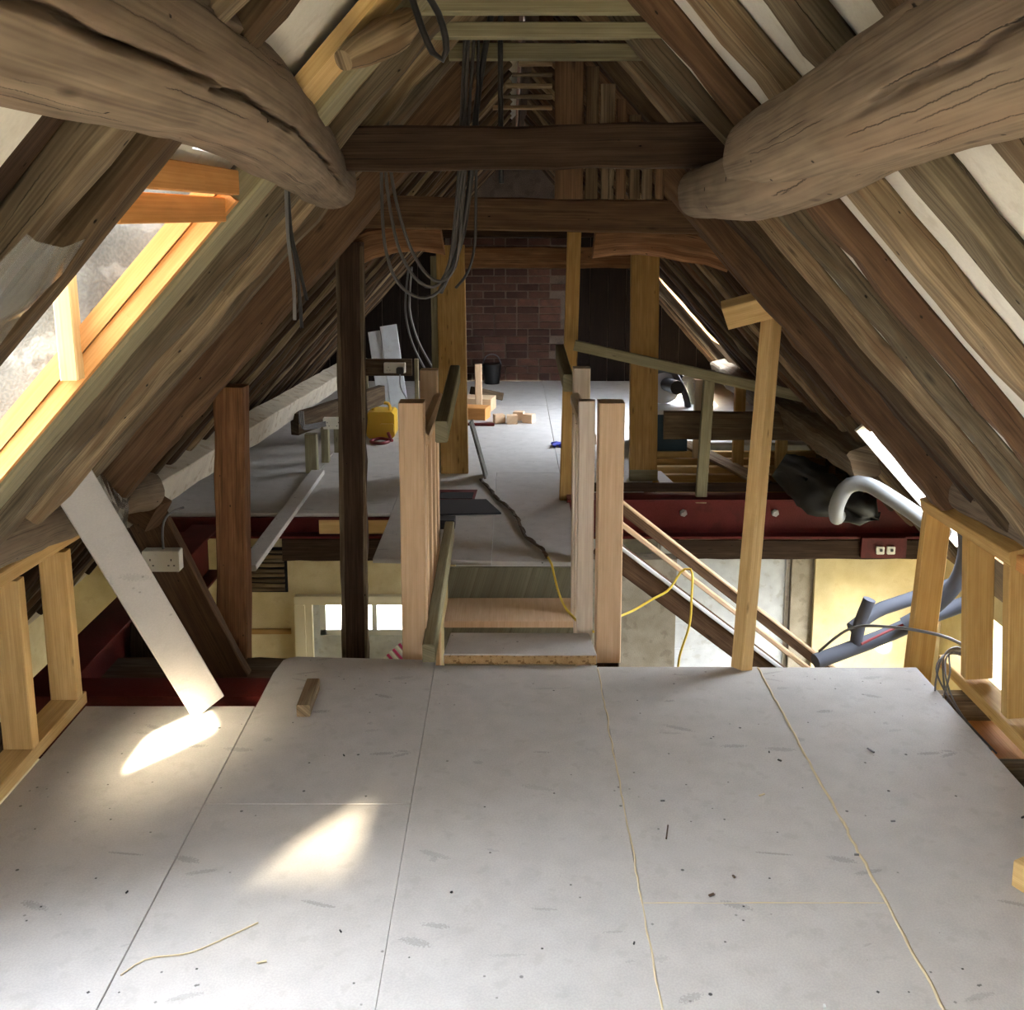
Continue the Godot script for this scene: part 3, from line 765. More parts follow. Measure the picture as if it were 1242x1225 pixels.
# ------------------------------------------------------------------ knee walls
func knee_walls():
	var g := "knee wall studs"
	var kl := thing("knee_wall", "pine stud knee wall along the left edge of the near floor", "stud wall", Vector3(-1.5, 0.0, -3.0), "knee walls")
	var st := st_new(); timber(st, Vector3(-1.505, 0.022, -3.30), Vector3(-1.505, 0.022, -1.0), 0.095, 0.045); build(st, "sole_plate", "pine", kl)
	st = st_new(); timber(st, Vector3(-1.52, 0.585, -3.42), Vector3(-1.52, 0.70, -1.0), 0.095, 0.045); build(st, "top_plate", "pine", kl)
	for s in [[-3.255, 0.545], [-2.93, 0.565], [-2.5, 0.585], [-2.0, 0.605], [-1.5, 0.63]]:
		st = st_new(); timber(st, Vector3(-1.505, 0.045, s[0]), Vector3(-1.512, s[1] + 0.015, s[0]), 0.092, 0.043, Vector3(0, 0, 1)); build(st, "stud", "pine", kl)
	var kr := thing("knee_wall", "pine stud knee wall along the right edge with a mitred top plate", "stud wall", Vector3(1.58, 0.0, -3.4), "knee walls")
	st = st_new(); timber(st, Vector3(1.64, 0.01, -3.62), Vector3(1.65, 0.03, -0.8), 0.095, 0.045); build(st, "sole_plate", "stud_pine", kr)
	st = st_new(); timber(st, Vector3(1.60, 0.585, -3.76), Vector3(1.61, 0.60, -3.08), 0.11, 0.05, Vector3(-0.25, 1, 0)); build(st, "top_plate", "stud_pine", kr)
	st = st_new(); timber(st, Vector3(1.61, 0.59, -3.05), Vector3(1.61, 0.62, -0.8), 0.095, 0.05); build(st, "top_plate", "orange", kr)
	for s in [[-3.74, -0.25], [-3.40, 0.05], [-3.10, 0.06], [-2.6, 0.06], [-2.0, 0.06]]:
		st = st_new(); timber(st, Vector3(1.56 if s[0] < -3.7 else 1.635, s[1], s[0]), Vector3(1.605, 0.57, s[0]), 0.095, 0.045, Vector3(0, 0, 1)); build(st, "stud", "stud_pine", kr)
	# boards and joist ends beyond the right edge of the floor
	st = st_new(); timber(st, Vector3(1.80, -0.10, -3.35), Vector3(1.80, -0.10, -0.5), 0.50, 0.02)
	one("ceiling_board", "orange-yellow board lying between the right floor edge and the eaves", "board", st, "orange", Vector3(1.6, -0.1, -2.5))
	for q in [[-3.42, "oldpale", "grey wooden joist end beside the thin grey cables at the right floor edge"], [-2.95, "oldgrey", "rubble-dusted joist end crossing the orange-yellow board at the right floor edge"]]:
		st = st_new(); timber(st, Vector3(1.50, -0.07, q[0]), Vector3(2.2, -0.07, q[0]), 0.05, 0.10, Vector3.UP, 0.004)
		one("joist", q[2], "joist", st, q[1], Vector3(1.5, -0.12, q[0]))
	st = st_new(); timber(st, Vector3(-1.85, -0.08, -3.3), Vector3(-1.85, -0.08, -0.5), 0.6, 0.02)
	one("ceiling_board", "pale board behind the left knee wall at floor level", "board", st, "sheath", Vector3(-1.85, -0.08, -2))
	st = st_new(); timber(st, Vector3(1.29, 0.035, -2.35), Vector3(1.55, 0.035, -1.85), 0.10, 0.07, Vector3.UP)
	one("pine_offcut", "sawn pine plank end lying on the floor at the picture's right edge", "offcut", st, "pine", Vector3(1.29, 0.0, -2.35))

# ------------------------------------------------------------------ left side of the stair well
func socket(t: Node3D, at: Vector3, w: float, h: float, deep: float, gangs: int, m := "plastic"):
	var st := st_new(); bx(st, at, Vector3(w, h, deep), 0.004); build(st, "socket_box", m, t)
	st = st_new(); bx(st, at + Vector3(0, 0, deep / 2 + 0.003), Vector3(w * 0.985, h * 0.97, 0.007), 0.003); build(st, "face_plate", m, t)
	for k in gangs:
		var c := at + Vector3((k - (gangs - 1) / 2.0) * w * 0.56, -h * 0.05, deep / 2 + 0.007)
		for q in [[-0.011, -0.012, 0.007, 0.004], [0.011, -0.012, 0.007, 0.004], [0.0, 0.011, 0.004, 0.008]]:
			st = st_new(); bx(st, c + Vector3(q[0], q[1], 0), Vector3(q[2], q[3], 0.002), 0.0); build(st, "pin_hole", "hole", t)
	for k in gangs:
		var c := at + Vector3((k - (gangs - 1) / 2.0) * w * 0.30, h * 0.28, deep / 2 + 0.008)
		st = st_new(); bx(st, c, Vector3(0.010, 0.016, 0.005), 0.001); build(st, "rocker_switch", m, t)

func left_side():
	var st := st_new(); timber(st, Vector3(-1.025, 0.02, -3.24), Vector3(-1.27, 0.905, -2.87), 0.12, 0.022, Vector3(0.5, 0.3, 0.9))
	one("leaning_strip", "strip of chipboard leaning from the near floor against the left log purlin", "board", st, "chip", Vector3(-1.03, 0.0, -3.26))
	st = st_new(); timber(st, Vector3(-1.20, -0.26, -4.2), Vector3(-1.165, 0.955, -4.2), 0.125, 0.10, Vector3(0, 0, 1), 0.006, 0.006)
	one("old_post", "reddish brown old post standing beside the diagonal brace with the socket", "post", st, "post_red", Vector3(-1.2, -0.26, -4.2))
	st = st_new(); timber(st, Vector3(-0.685, -1.4, -4.2), Vector3(-0.655, 1.545, -4.2), 0.10, 0.09, Vector3(0, 0, 1), 0.008, 0.008)
	var tp := thing("old_post", "tall dark brown post with worn pale edges left of the newels", "post", Vector3(-0.685, -0.26, -4.2))
	build(st, "post", "dark", tp)
	for e in [-0.047, 0.049]:
		st = st_new(); timber(st, Vector3(-0.685 + e, -1.4, -4.157), Vector3(-0.655 + e, 1.53, -4.157), 0.016, 0.012, Vector3(0, 0, 1), 0.006, 0.003); build(st, "worn_edge", "old", tp)
	st = st_new(); timber(st, Vector3(-1.475, 0.44, -4.02), Vector3(-1.16, -0.26, -4.02), 0.15, 0.06, Vector3(0, 0.2, 1), 0.005, 0.006)
	one("diagonal_brace", "dark brown plank bracing diagonally down behind the double socket", "brace", st, "oldred", Vector3(-1.16, -0.24, -4.02))
	var sk := thing("double_socket", "off-white double socket box fixed to the diagonal brace on the left", "socket", Vector3(-1.39, 0.30, -3.93), "wall sockets")
	socket(sk, Vector3(-1.39, 0.30, -3.92), 0.148, 0.086, 0.04, 2)
	st = st_new(); tube(st, [Vector3(-1.385, 0.34, -3.92), Vector3(-1.39, 0.40, -3.93), Vector3(-1.385, 0.455, -3.95), Vector3(-1.36, 0.48, -3.98), Vector3(-1.33, 0.485, -4.02)], 0.005); build(st, "cable_tail", "cable_grey", sk)
	# crumpled foil insulation
	st = st_new()
	var rows := []
	for i in 8:
		var r := []
		for j in 8:
			var x := lerpf(-1.325, -1.20, j / 7.0)
			r.append(Vector3(x, 0.80 + 0.13 * (1.0 - absf(i - 3.0) / 6.0) * (0.6 + 0.4 * sin(j * 0.9)) - 0.06 * j / 7.0 - i * 0.016 + rng.randf_range(-0.006, 0.006), -3.15 + i * 0.012 + rng.randf_range(-0.01, 0.01)))
		rows.append(r)
	for i in 7:
		for j in 7: quad(st, [rows[i][j], rows[i][j + 1], rows[i + 1][j + 1], rows[i + 1][j]], [Vector2.ZERO, Vector2(0, 1), Vector2(1, 1), Vector2(1, 0)], Vector3(0, 1, 0.6))
	one("foil_scrap", "crumpled silver foil stuffed between the leaning strip's top and the deep left rafter", "foil", st, "foil", Vector3(-1.26, 0.80, -3.12))
	# sill timber and steel at the notch in the floor
	st = st_new(); timber(st, Vector3(-1.75, -0.30, -4.05), Vector3(-0.80, -0.30, -4.05), 0.26, 0.14, Vector3.UP, 0.008, 0.008)
	one("sill_beam", "dusty brown beam carrying the old post and brace below floor level", "beam", st, "old", Vector3(-1.75, -0.37, -4.05))
	var sb := thing("steel_beam", "red painted steel beam below the notched edge of the near floor", "steel beam", Vector3(-1.2, -0.2, -3.5), "red steel beams")
	st = st_new(); bx(st, Vector3(-0.55, -0.045, -3.50), Vector3(2.6, 0.014, 0.15), 0.002); build(st, "flange", "steel", sb)
	st = st_new(); bx(st, Vector3(-0.55, -0.17, -3.50), Vector3(2.6, 0.25, 0.01), 0.001); build(st, "web", "steel", sb)
	var sc := thing("steel_beam", "red steel beam running back under the left eaves behind the leaning strip", "steel beam", Vector3(-1.72, -0.1, -4.4), "red steel beams")
	st = st_new(); bx(st, Vector3(-1.70, -0.05, -4.5), Vector3(0.16, 0.014, 2.0), 0.002); build(st, "flange", "steel", sc)
	st = st_new(); bx(st, Vector3(-1.70, -0.18, -4.5), Vector3(0.01, 0.25, 2.0), 0.001); build(st, "web", "steel", sc)
	st = st_new(); bx(st, Vector3(-1.70, -0.31, -4.5), Vector3(0.16, 0.014, 2.0), 0.002); build(st, "flange", "steel", sc)
	st = st_new(); timber(st, Vector3(-1.62, -0.30, -4.3), Vector3(-1.60, 0.38, -4.3), 0.11, 0.10, Vector3(0, 0, 1), 0.012, 0.01)
	one("old_post", "short dark decayed post behind the leaning strip", "post", st, "dark", Vector3(-1.62, -0.3, -4.3))
	st = st_new(); timber(st, Vector3(-1.255, 0.016, -6.45), Vector3(-1.245, 0.016, -4.62), 0.085, 0.03, Vector3.UP)
	one("overhanging_plank", "plank laid on the far floor and jutting out over the left of the stair well", "plank", st, "chip", Vector3(-1.25, 0.0, -5.5))

# ------------------------------------------------------------------ edge of the far loft and the storey below
func far_edge():
	# left: steel, inserted pine, old beam
	var sl := thing("steel_beam", "red steel beam under the front edge of the far floor, left of the newels", "steel beam", Vector3(-1.3, -0.1, -5.62), "red steel beams")
	var st := st_new(); bx(st, Vector3(-1.34, -0.032, -5.64), Vector3(1.32, 0.012, 0.14), 0.002); build(st, "flange", "steel", sl)
	st = st_new(); bx(st, Vector3(-1.34, -0.085, -5.66), Vector3(1.32, 0.10, 0.01), 0.001); build(st, "web", "steel", sl)
	st = st_new(); bx(st, Vector3(-1.34, -0.14, -5.64), Vector3(1.32, 0.012, 0.14), 0.002); build(st, "flange", "steel", sl)
	st = st_new(); timber(st, Vector3(-1.09, -0.083, -5.615), Vector3(-0.67, -0.083, -5.615), 0.05, 0.085)
	one("packing_piece", "short pine packing piece set in the web of the left red steel beam", "packing", st, "pine", Vector3(-1.09, -0.12, -5.6))
	st = st_new(); timber(st, Vector3(-1.30, -0.215, -5.63), Vector3(-0.55, -0.215, -5.63), 0.11, 0.13, Vector3.UP, 0.006, 0.006)
	one("bressumer", "dark brown old beam under the left red steel, over the cream wall", "beam", st, "dark", Vector3(-1.3, -0.28, -5.63))
	# lower wall with the doorway
	var wl := setting("wall_inner", Vector3(-1.2, -2.4, -5.75))
	st = st_new()
	for q in [[-2.65, -1.22, -2.4, -0.28], [-1.22, -0.58, -0.56, -0.15], [-0.58, -0.33, -2.4, -0.15], [-2.65, -1.3, -0.28, -0.14]]:
		bx(st, Vector3((q[0] + q[1]) / 2, (q[2] + q[3]) / 2, -5.74), Vector3(q[1] - q[0], q[3] - q[2], 0.10), 0.0)
	build(st, "plaster", "cream", wl)
	st = st_new(); timber(st, Vector3(-1.56, -0.745, -5.685), Vector3(-1.29, -0.745, -5.685), 0.02, 0.03); build(st, "wall_batten", "amber", wl)
	# laths where the plaster has come away
	for k in 9:
		st = st_new(); timber(st, Vector3(-1.60 + rng.randf_range(-0.03, 0), -0.255 - k * 0.029, -5.675), Vector3(-1.315, -0.255 - k * 0.029 + rng.randf_range(-0.005, 0.005), -5.675), 0.012, 0.021, Vector3.UP, 0.004)
		build(st, "lath", ["old", "oldpale"][k % 2], wl)
	st = st_new(); bx(st, Vector3(-1.46, -0.37, -5.687), Vector3(0.32, 0.27, 0.008), 0.0); build(st, "lath_shade", "shade_black", wl)  # flat near-black sheet paints the shade behind the laths
	var dr := setting("door_1", Vector3(-0.9, -2.4, -5.7))
	for q in [[-1.26, -1.20, -2.4, -0.572, 0.03], [-1.199, -1.16, -2.4, -0.572, 0.018], [-0.60, -0.55, -2.4, -0.572, 0.03]]:
		st = st_new(); bx(st, Vector3((q[0] + q[1]) / 2, (q[2] + q[3]) / 2, -5.68), Vector3(q[1] - q[0], q[3] - q[2], q[4] * 2), 0.006); build(st, "architrave", "gloss", dr)
	st = st_new(); bx(st, Vector3(-0.9, -0.545, -5.68), Vector3(0.72, 0.05, 0.06), 0.006); build(st, "architrave", "gloss", dr)
	# the bright room behind the doorway: back wall with a window
	var bw := setting("wall_room", Vector3(-1, -2.4, -8.3))
	st = st_new()
	for q in [[-2.65, -1.62, -2.4, -0.02], [-0.70, 2.6, -2.4, -0.02], [-1.62, -0.70, -2.4, -1.85], [-1.62, -0.70, -0.75, -0.02]]:
		bx(st, Vector3((q[0] + q[1]) / 2, (q[2] + q[3]) / 2, -8.3), Vector3(q[1] - q[0], q[3] - q[2], 0.16), 0.0)
	build(st, "plaster", "blue_white", bw)
	var wn := setting("window_1", Vector3(-1.16, -1.3, -8.25))
	for q in [[-1.62, -1.57, -1.85, -0.75], [-0.75, -0.70, -1.85, -0.75], [-1.18, -1.14, -1.85, -0.75], [-1.62, -0.70, -1.85, -1.80], [-1.62, -0.70, -0.80, -0.75], [-1.62, -0.70, -1.32, -1.29], [-1.62, -0.70, -1.07, -1.05]]:
		st = st_new(); bx(st, Vector3((q[0] + q[1]) / 2, (q[2] + q[3]) / 2, -8.25), Vector3(q[1] - q[0], q[3] - q[2], 0.05), 0.004); build(st, "glazing_bar", "frame_white", wn)
	# striped cloth seen through the doorway
	var cloth := thing("striped_cloth", "pink and white striped cloth seen through the lower doorway beside the left newel", "cloth", Vector3(-0.66, -1.05, -5.95))
	for k in 12:
		st = st_new()
		var a := Vector3(-0.80 + k * 0.018, -1.02 + k * 0.017 - 0.02, -5.95)
		timber(st, a, a + Vector3(0.10, -0.12, 0.01), 0.017, 0.01, Vector3(0, 0, 1), 0.0); build(st, "stripe", "pink" if k % 2 == 0 else "frame_white", cloth)
	st = st_new(); timber(st, Vector3(-0.62, -2.4, -5.97), Vector3(-0.62, -1.0, -5.97), 0.04, 0.04)
	one("cloth_stand", "white stand holding the striped cloth", "stand", st, "frame_white", Vector3(-0.62, -2.4, -5.97))

	# right: steel with bolts, old beam, plaster panels
	var sr := thing("steel_beam", "long red steel beam with bolt heads across the right of the stair well", "steel beam", Vector3(1.4, -0.1, -5.76), "red steel beams")
	st = st_new(); bx(st, Vector3(1.38, 0.030, -5.80), Vector3(2.12, 0.014, 0.16), 0.003); build(st, "flange", "steel", sr)
	st = st_new(); bx(st, Vector3(1.38, -0.08, -5.80), Vector3(2.12, 0.21, 0.012), 0.001); build(st, "web", "steel", sr)
	st = st_new(); bx(st, Vector3(1.38, -0.19, -5.80), Vector3(2.12, 0.014, 0.16), 0.003); build(st, "flange", "steel", sr)
	for x in [1.00, 1.535, 2.07]:
		st = st_new(); cyl(st, Vector3(x, -0.06, -5.795), Vector3(x, -0.06, -5.778), 0.022, 6); cyl(st, Vector3(x, -0.06, -5.78), Vector3(x, -0.06, -5.765), 0.011, 10); build(st, "bolt_head", "zinc", sr)
	st = st_new(); timber(st, Vector3(0.40, 0.075, -5.86), Vector3(2.4, 0.075, -5.86), 0.03, 0.05)
	one("deck_batten", "dark reddish batten along the back of the bolted steel beam", "batten", st, "dark", Vector3(0.4, 0.05, -5.86))
	st = st_new(); timber(st, Vector3(0.95, -0.262, -5.78), Vector3(2.42, -0.262, -5.78), 0.12, 0.115, Vector3.UP, 0.005, 0.005)
	one("bressumer", "dark brown old beam under the bolted red steel on the right", "beam", st, "dark", Vector3(0.95, -0.32, -5.78))
	st = st_new(); timber(st, Vector3(0.97, -0.2, -5.745), Vector3(2.05, -0.2, -5.745), 0.03, 0.014, Vector3.UP, 0.002)
	one("packing_strip", "pale strip of packing between the bolted steel and the old beam", "packing", st, "oldpale", Vector3(0.97, -0.2, -5.75))
	var s2 := thing("switch_plate", "pair of small white switches on a red-brown plate right of the old beam", "switch", Vector3(2.17, -0.26, -5.70))
	st = st_new(); bx(st, Vector3(2.15, -0.245, -5.71), Vector3(0.26, 0.12, 0.02), 0.003); build(st, "back_plate", "steel", s2)
	for k in 2:
		st = st_new(); bx(st, Vector3(2.125 + k * 0.062, -0.255, -5.695), Vector3(0.046, 0.046, 0.02), 0.004); build(st, "switch", "plastic", s2)
		st = st_new(); bx(st, Vector3(2.128 + k * 0.062, -0.253, -5.684), Vector3(0.016, 0.016, 0.006), 0.002); build(st, "rocker", "black", s2)
	var w2 := setting("wall_stair", Vector3(1.2, -2.4, -5.9))
	st = st_new(); bx(st, Vector3(0.66, -1.3, -5.42), Vector3(0.48, 2.2, 0.10), 0.0); build(st, "plaster_return", "grey_plaster", w2)
	st = st_new(); bx(st, Vector3(1.30, -1.3, -5.96), Vector3(0.82, 2.2, 0.12), 0.0); build(st, "plaster_panel", "blue_white", w2)
	for y in [-0.79, -0.95]:
		st = st_new(); timber(st, Vector3(0.93, y, -5.90), Vector3(1.34, y + 0.006, -5.90), 0.006, 0.012, Vector3.UP, 0.003); build(st, "plaster_ledge", "blue_white", w2)
	st = st_new(); bx(st, Vector3(1.655, -1.3, -5.93), Vector3(0.022, 2.2, 0.08), 0.0); build(st, "broken_edge", "white", w2)
	st = st_new(); bx(st, Vector3(1.74, -1.3, -5.92), Vector3(0.14, 2.2, 0.12), 0.004); build(st, "boxing", "grey_plaster", w2)
	st = st_new(); bx(st, Vector3(1.86, -1.3, -5.91), Vector3(0.12, 2.2, 0.16), 0.004); build(st, "boxing", "cream", w2)
	st = st_new(); bx(st, Vector3(2.28, -1.3, -5.96), Vector3(0.72, 2.2, 0.10), 0.0); build(st, "plaster_panel", "cream", w2)

# ------------------------------------------------------------------ stair, newels and rails
func stair():
	var t := thing("stair_flight", "short flight of raw wooden steps rising to the far loft floor between the newels", "stairs", Vector3(0, -0.6, -4.6))
	var st := st_new(); bx(st, Vector3(-0.0, -0.115, -4.745), Vector3(0.62, 0.185, 0.02), 0.001); build(st, "riser", "riser", t)
	st = st_new(); bx(st, Vector3(-0.0, -0.19, -4.60), Vector3(0.62, 0.03, 0.31), 0.006); build(st, "tread", "newel", t)
	st = st_new(); bx(st, Vector3(-0.0, -0.31, -4.455), Vector3(0.62, 0.21, 0.02), 0.001); build(st, "riser", "riser", t)
	st = st_new(); bx(st, Vector3(-0.0, -0.41, -4.05), Vector3(0.62, 0.03, 0.85), 0.004); build(st, "landing_board", "newel", t)
	st = st_new(); slab(st, PackedVector2Array([Vector2(-0.255, -3.605), Vector2(0.315, -3.60), Vector2(0.30, -3.80), Vector2(-0.24, -3.805)]), 0.042, 0.003, 0.003)
	var bd := one("step_board", "loose thick chipboard panel lying at the floor edge between the newels", "board", st, "chip", Vector3(0.03, 0.002, -3.7))
	st = st_new(); timber(st, Vector3(-0.253, 0.021, -3.6035), Vector3(0.313, 0.021, -3.5985), 0.006, 0.034, Vector3.UP, 0.003); build(st, "broken_edge", "chip_edge", bd)

	var g := "new stair newels"
	var spec := [
		["near left newel post at the floor edge, square and pale", -0.377, -3.80, 0.094, 0.962, "newel", -0.9],
		["near right newel post at the floor edge, square and pinkish", 0.373, -3.80, 0.096, 0.962, "newel", -0.06],
		["far left newel post showing behind the near left one", -0.392, -4.79, 0.082, 0.935, "newel", -0.7],
		["far right newel post, pale with a rounded top corner, behind the near right pair", 0.328, -4.79, 0.080, 0.945, "white_pine", -0.7]]
	for s in spec:
		st = st_new(); timber(st, Vector3(s[1], s[6], s[2]), Vector3(s[1], s[4], s[2]), s[3], s[3], Vector3(0, 0, 1), 0.0, 0.004)
		var n := thing("newel_post", s[0], "newel post", Vector3(s[1], s[6], s[2]), g)
		build(st, "post", s[5], n)
		if s[6] == -0.06:
			st = st_new(); timber(st, Vector3(s[1], -0.5, s[2] - 0.004), Vector3(s[1], -0.061, s[2] - 0.004), s[3] * 0.9, s[3] * 0.85, Vector3(0, 0, 1), 0.0, 0.004); build(st, "foot", "dark", n)
	st = st_new(); timber(st, Vector3(0.286, -0.5, -3.86), Vector3(0.286, 0.955, -3.86), 0.062, 0.05, Vector3(0, 0, 1), 0.0, 0.003)
	one("newel_lining", "slim whitish board standing against the near right newel", "board", st, "white_pine", Vector3(0.286, -0.5, -3.86))
	# upper handrails between each pair, with turned ends
	for s in [[-0.345, "newel"], [0.30, "white_pine"]]:
		st = st_new(); timber(st, Vector3(s[0], 0.80, -3.86), Vector3(s[0], 0.80, -4.75), 0.05, 0.06, Vector3.UP, 0.0, 0.014)
		one("handrail", "new handrail between the %s newels" % ("left" if s[0] < 0 else "right"), "handrail", st, s[1], Vector3(s[0], 0.77, -4.75), "newel handrails")
		for k in 3:
			st = st_new(); var zz := -4.10 - k * 0.22
			timber(st, Vector3(s[0] - 0.012, -0.3, zz), Vector3(s[0] - 0.012, 0.77, zz), 0.022 if s[0] < 0 else 0.03, 0.034, Vector3(0, 0, 1), 0.0, 0.003)
			one("baluster", "plain pale baluster of the %s balustrade, %s from the near newel" % ["left" if s[0] < 0 else "right", ORD[k]], "baluster", st, s[1], Vector3(s[0], -0.3, zz), "balusters")
	# site-made grab rails of treated batten
	st = st_new(); timber(st, Vector3(-0.27, 0.835, -3.84), Vector3(-0.272, 0.905, -4.85), 0.048, 0.085, Vector3.UP, 0.0, 0.005)
	one("grab_rail", "greenish treated batten rail fixed inside the left newels at hand height", "rail", st, "treat", Vector3(-0.27, 0.84, -3.84))
	st = st_new(); timber(st, Vector3(-0.312, 0.028, -3.625), Vector3(-0.308, 0.115, -4.9), 0.046, 0.09, Vector3.UP, 0.0, 0.005)
	one("grab_rail", "greenish batten low along the left side of the steps", "rail", st, "treat", Vector3(-0.31, 0.0, -3.62))
	st = st_new(); timber(st, Vector3(0.268, 0.865, -4.82), Vector3(0.272, 0.885, -5.80), 0.048, 0.085, Vector3.UP, 0.0, 0.005)
	one("grab_rail", "greenish treated batten rail running back from the far right newel", "rail", st, "treat", Vector3(0.27, 0.83, -4.82))
	# strings and handrail of the stair going down right; upper rail's shade and lit top are painted in
	for q in [[0.40, 0.418, 1.62, -0.557, -4.52, 0.028, 0.045, "oldred", "upper handrail of the stair going down right, shade put in its brown"],
			[0.40, 0.447, 1.62, -0.528, -4.52, 0.034, 0.014, "newel", "pale strip for the lit top of the upper handrail of the stair going down right"],
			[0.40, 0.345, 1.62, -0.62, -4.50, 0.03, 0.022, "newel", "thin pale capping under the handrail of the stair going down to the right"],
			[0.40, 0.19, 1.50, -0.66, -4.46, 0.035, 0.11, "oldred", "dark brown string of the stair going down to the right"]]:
		st = st_new(); timber(st, Vector3(q[0], q[1], q[4]), Vector3(q[2], q[3], q[4]), q[5], q[6], Vector3.UP, 0.0, 0.004)
		one("stair_rail", q[8], "stair rail", st, q[7], Vector3(q[2], q[3], q[4]), "stair rails")
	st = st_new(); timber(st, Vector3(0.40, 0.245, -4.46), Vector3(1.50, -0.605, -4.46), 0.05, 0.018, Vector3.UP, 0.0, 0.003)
	one("stair_rail", "white top edge on the dark stair string", "stair rail", st, "frame_white", Vector3(1.5, -0.6, -4.46), "stair rails")
	# prop with its head block
	var p := thing("pine_prop", "leaning pine prop with a block across its head at the floor's front edge", "prop", Vector3(0.84, 0, -3.57))
	st = st_new(); timber(st, Vector3(0.848, 0.0, -3.575), Vector3(0.965, 1.285, -3.80), 0.052, 0.062, Vector3(0.55, 0, 1)); build(st, "post", "pine", p)
	st = st_new(); timber(st, Vector3(0.79, 1.285, -3.80), Vector3(0.985, 1.345, -3.745), 0.055, 0.10, Vector3(-0.35, 1, 0.5)); build(st, "head_block", "pine", p)

# ------------------------------------------------------------------ the far loft
func far_loft():
	var st: SurfaceTool
	for q in [[-0.372, -6.50, 0.178, 0.06, 1.47, "amber", "wide yellow plank post with knots left of the passage in the far loft"], [0.83, -6.33, 0.172, 0.06, 1.43, "amber", "wide yellow plank post right of the passage in the far loft"]]:
		st = st_new(); timber(st, Vector3(q[0], 0.0, q[1]), Vector3(q[0] - 0.015, q[4], q[1]), q[2], q[3], Vector3(0, 0, 1), 0.0, 0.003)
		var o := thing("plank_post", q[6], "post", Vector3(q[0], 0, q[1]), "wide yellow posts")
		build(st, "post", q[5], o)
		if q[0] < 0:
			st = st_new(); timber(st, Vector3(q[0] - 0.115, 0.0, q[1] - 0.02), Vector3(q[0] - 0.12, 1.40, q[1] - 0.02), 0.045, 0.05, Vector3(0, 0, 1)); build(st, "side_strip", "treat", o)
		else:
			st = st_new(); timber(st, Vector3(q[0] - 0.088, 0.035, q[1] + 0.035), Vector3(q[0] + 0.088, 0.035, q[1] + 0.035), 0.012, 0.07); build(st, "shoe", "treat", o)
	st = st_new(); timber(st, Vector3(0.318, 0.0, -5.86), Vector3(0.352, 1.56, -5.86), 0.078, 0.045, Vector3(0, 0, 1))
	one("stud_post", "slender yellow stud at the right end of the far floor strip, bearing the grab rail", "post", st, "amber", Vector3(0.318, 0, -5.86))
	st = st_new(); timber(st, Vector3(0.355, 0.925, -5.79), Vector3(1.72, 0.62, -5.74), 0.03, 0.06)
	one("guard_rail", "long sagging batten guard rail from the slender stud to the right purlin", "rail", st, "treat", Vector3(0.36, 0.92, -5.79))
	st = st_new(); timber(st, Vector3(1.10, 0.0, -5.80), Vector3(1.13, 0.78, -5.80), 0.062, 0.045, Vector3(0, 0, 1))
	one("guard_post", "grey-green batten post standing on the bolted red steel beam", "post", st, "treat", Vector3(1.1, 0, -5.8))
	st = st_new(); timber(st, Vector3(0.89, 0.44, -5.90), Vector3(1.85, 0.44, -5.86), 0.05, 0.165, Vector3.UP, 0.004, 0.006)
	one("cross_plank", "dark brown plank fixed level across the right side of the far loft", "plank", st, "olddim", Vector3(0.89, 0.36, -5.9))
	for k in 3:
		st = st_new(); timber(st, Vector3(1.28 + k * 0.22, -0.02, -6.9 + k * 0.25), Vector3(1.28 + k * 0.22, 0.55, -6.9 + k * 0.25), 0.07, 0.045, Vector3(0, 0, 1))
		one("eaves_stud", "pine stud under the right purlin behind the dark level plank, %s from the left" % ORD[k], "stud", st, ["frame_white", "amber", "pine"][k] if k > 0 else "white_pine", Vector3(1.28 + k * 0.22, 0, -6.9 + k * 0.25), "eaves studs")
	# open joists
	for k in 6:
		st = st_new(); var zz := -6.0 - k * 0.22
		timber(st, Vector3(0.90, -0.045, zz), Vector3(2.15, -0.045, zz), 0.045, 0.10)
		one("floor_joist", "yellow floor joist laid bare right of the wide post, %s from the bolted steel beam" % ORD[k], "joist", st, "amber" if k % 2 == 0 else "pine", Vector3(0.9, -0.1, zz), "open floor joists")
	st = st_new(); slab(st, PackedVector2Array([Vector2(0.86, -5.92), Vector2(2.4, -5.92), Vector2(2.4, -7.45), Vector2(0.86, -7.45)]), -0.10, -0.13)
	one("ceiling_underlay", "pale boards below the open joists of the far loft", "board", st, "oldpale", Vector3(1.5, -0.13, -6.6))
	st = st_new(); slab(st, PackedVector2Array([Vector2(0.92, -6.10), Vector2(1.02, -6.10), Vector2(0.97, -6.5), Vector2(0.92, -6.5)]), 0.012, 0.002)
	one("board_scrap", "scrap of grey chipboard at the foot of the right wide post", "board", st, "chip", Vector3(0.95, 0.0, -6.3))
	st = st_new(); timber(st, Vector3(1.25, 0.025, -7.3), Vector3(1.55, 0.025, -6.15), 0.12, 0.02)
	one("loose_plank", "grey plank lying askew over the open joists", "plank", st, "oldpale", Vector3(1.4, 0.01, -6.7))
	# dark bag under the right purlin
	st = st_new(); log_shape(st, [Vector3(1.52, 0.30, -5.62), Vector3(1.68, 0.20, -5.55), Vector3(1.86, 0.06, -5.45), Vector3(2.0, 0.02, -5.4)], [0.10, 0.12, 0.12, 0.07], 0.13, 0.3)
	one("rubble_bag", "black plastic bag slumped under the right purlin beside the dark plank", "bag", st, "bag", Vector3(1.7, 0.0, -5.5))
	# mitre saw on its bench
	var sw := thing("mitre_saw", "mitre saw with a guarded blade on a teal stand behind the right wide post", "saw", Vector3(1.12, 0.0, -7.3))
	st = st_new(); bx(st, Vector3(1.06, 0.12, -7.3), Vector3(0.36, 0.30, 0.4), 0.01); build(st, "stand", "teal", sw)
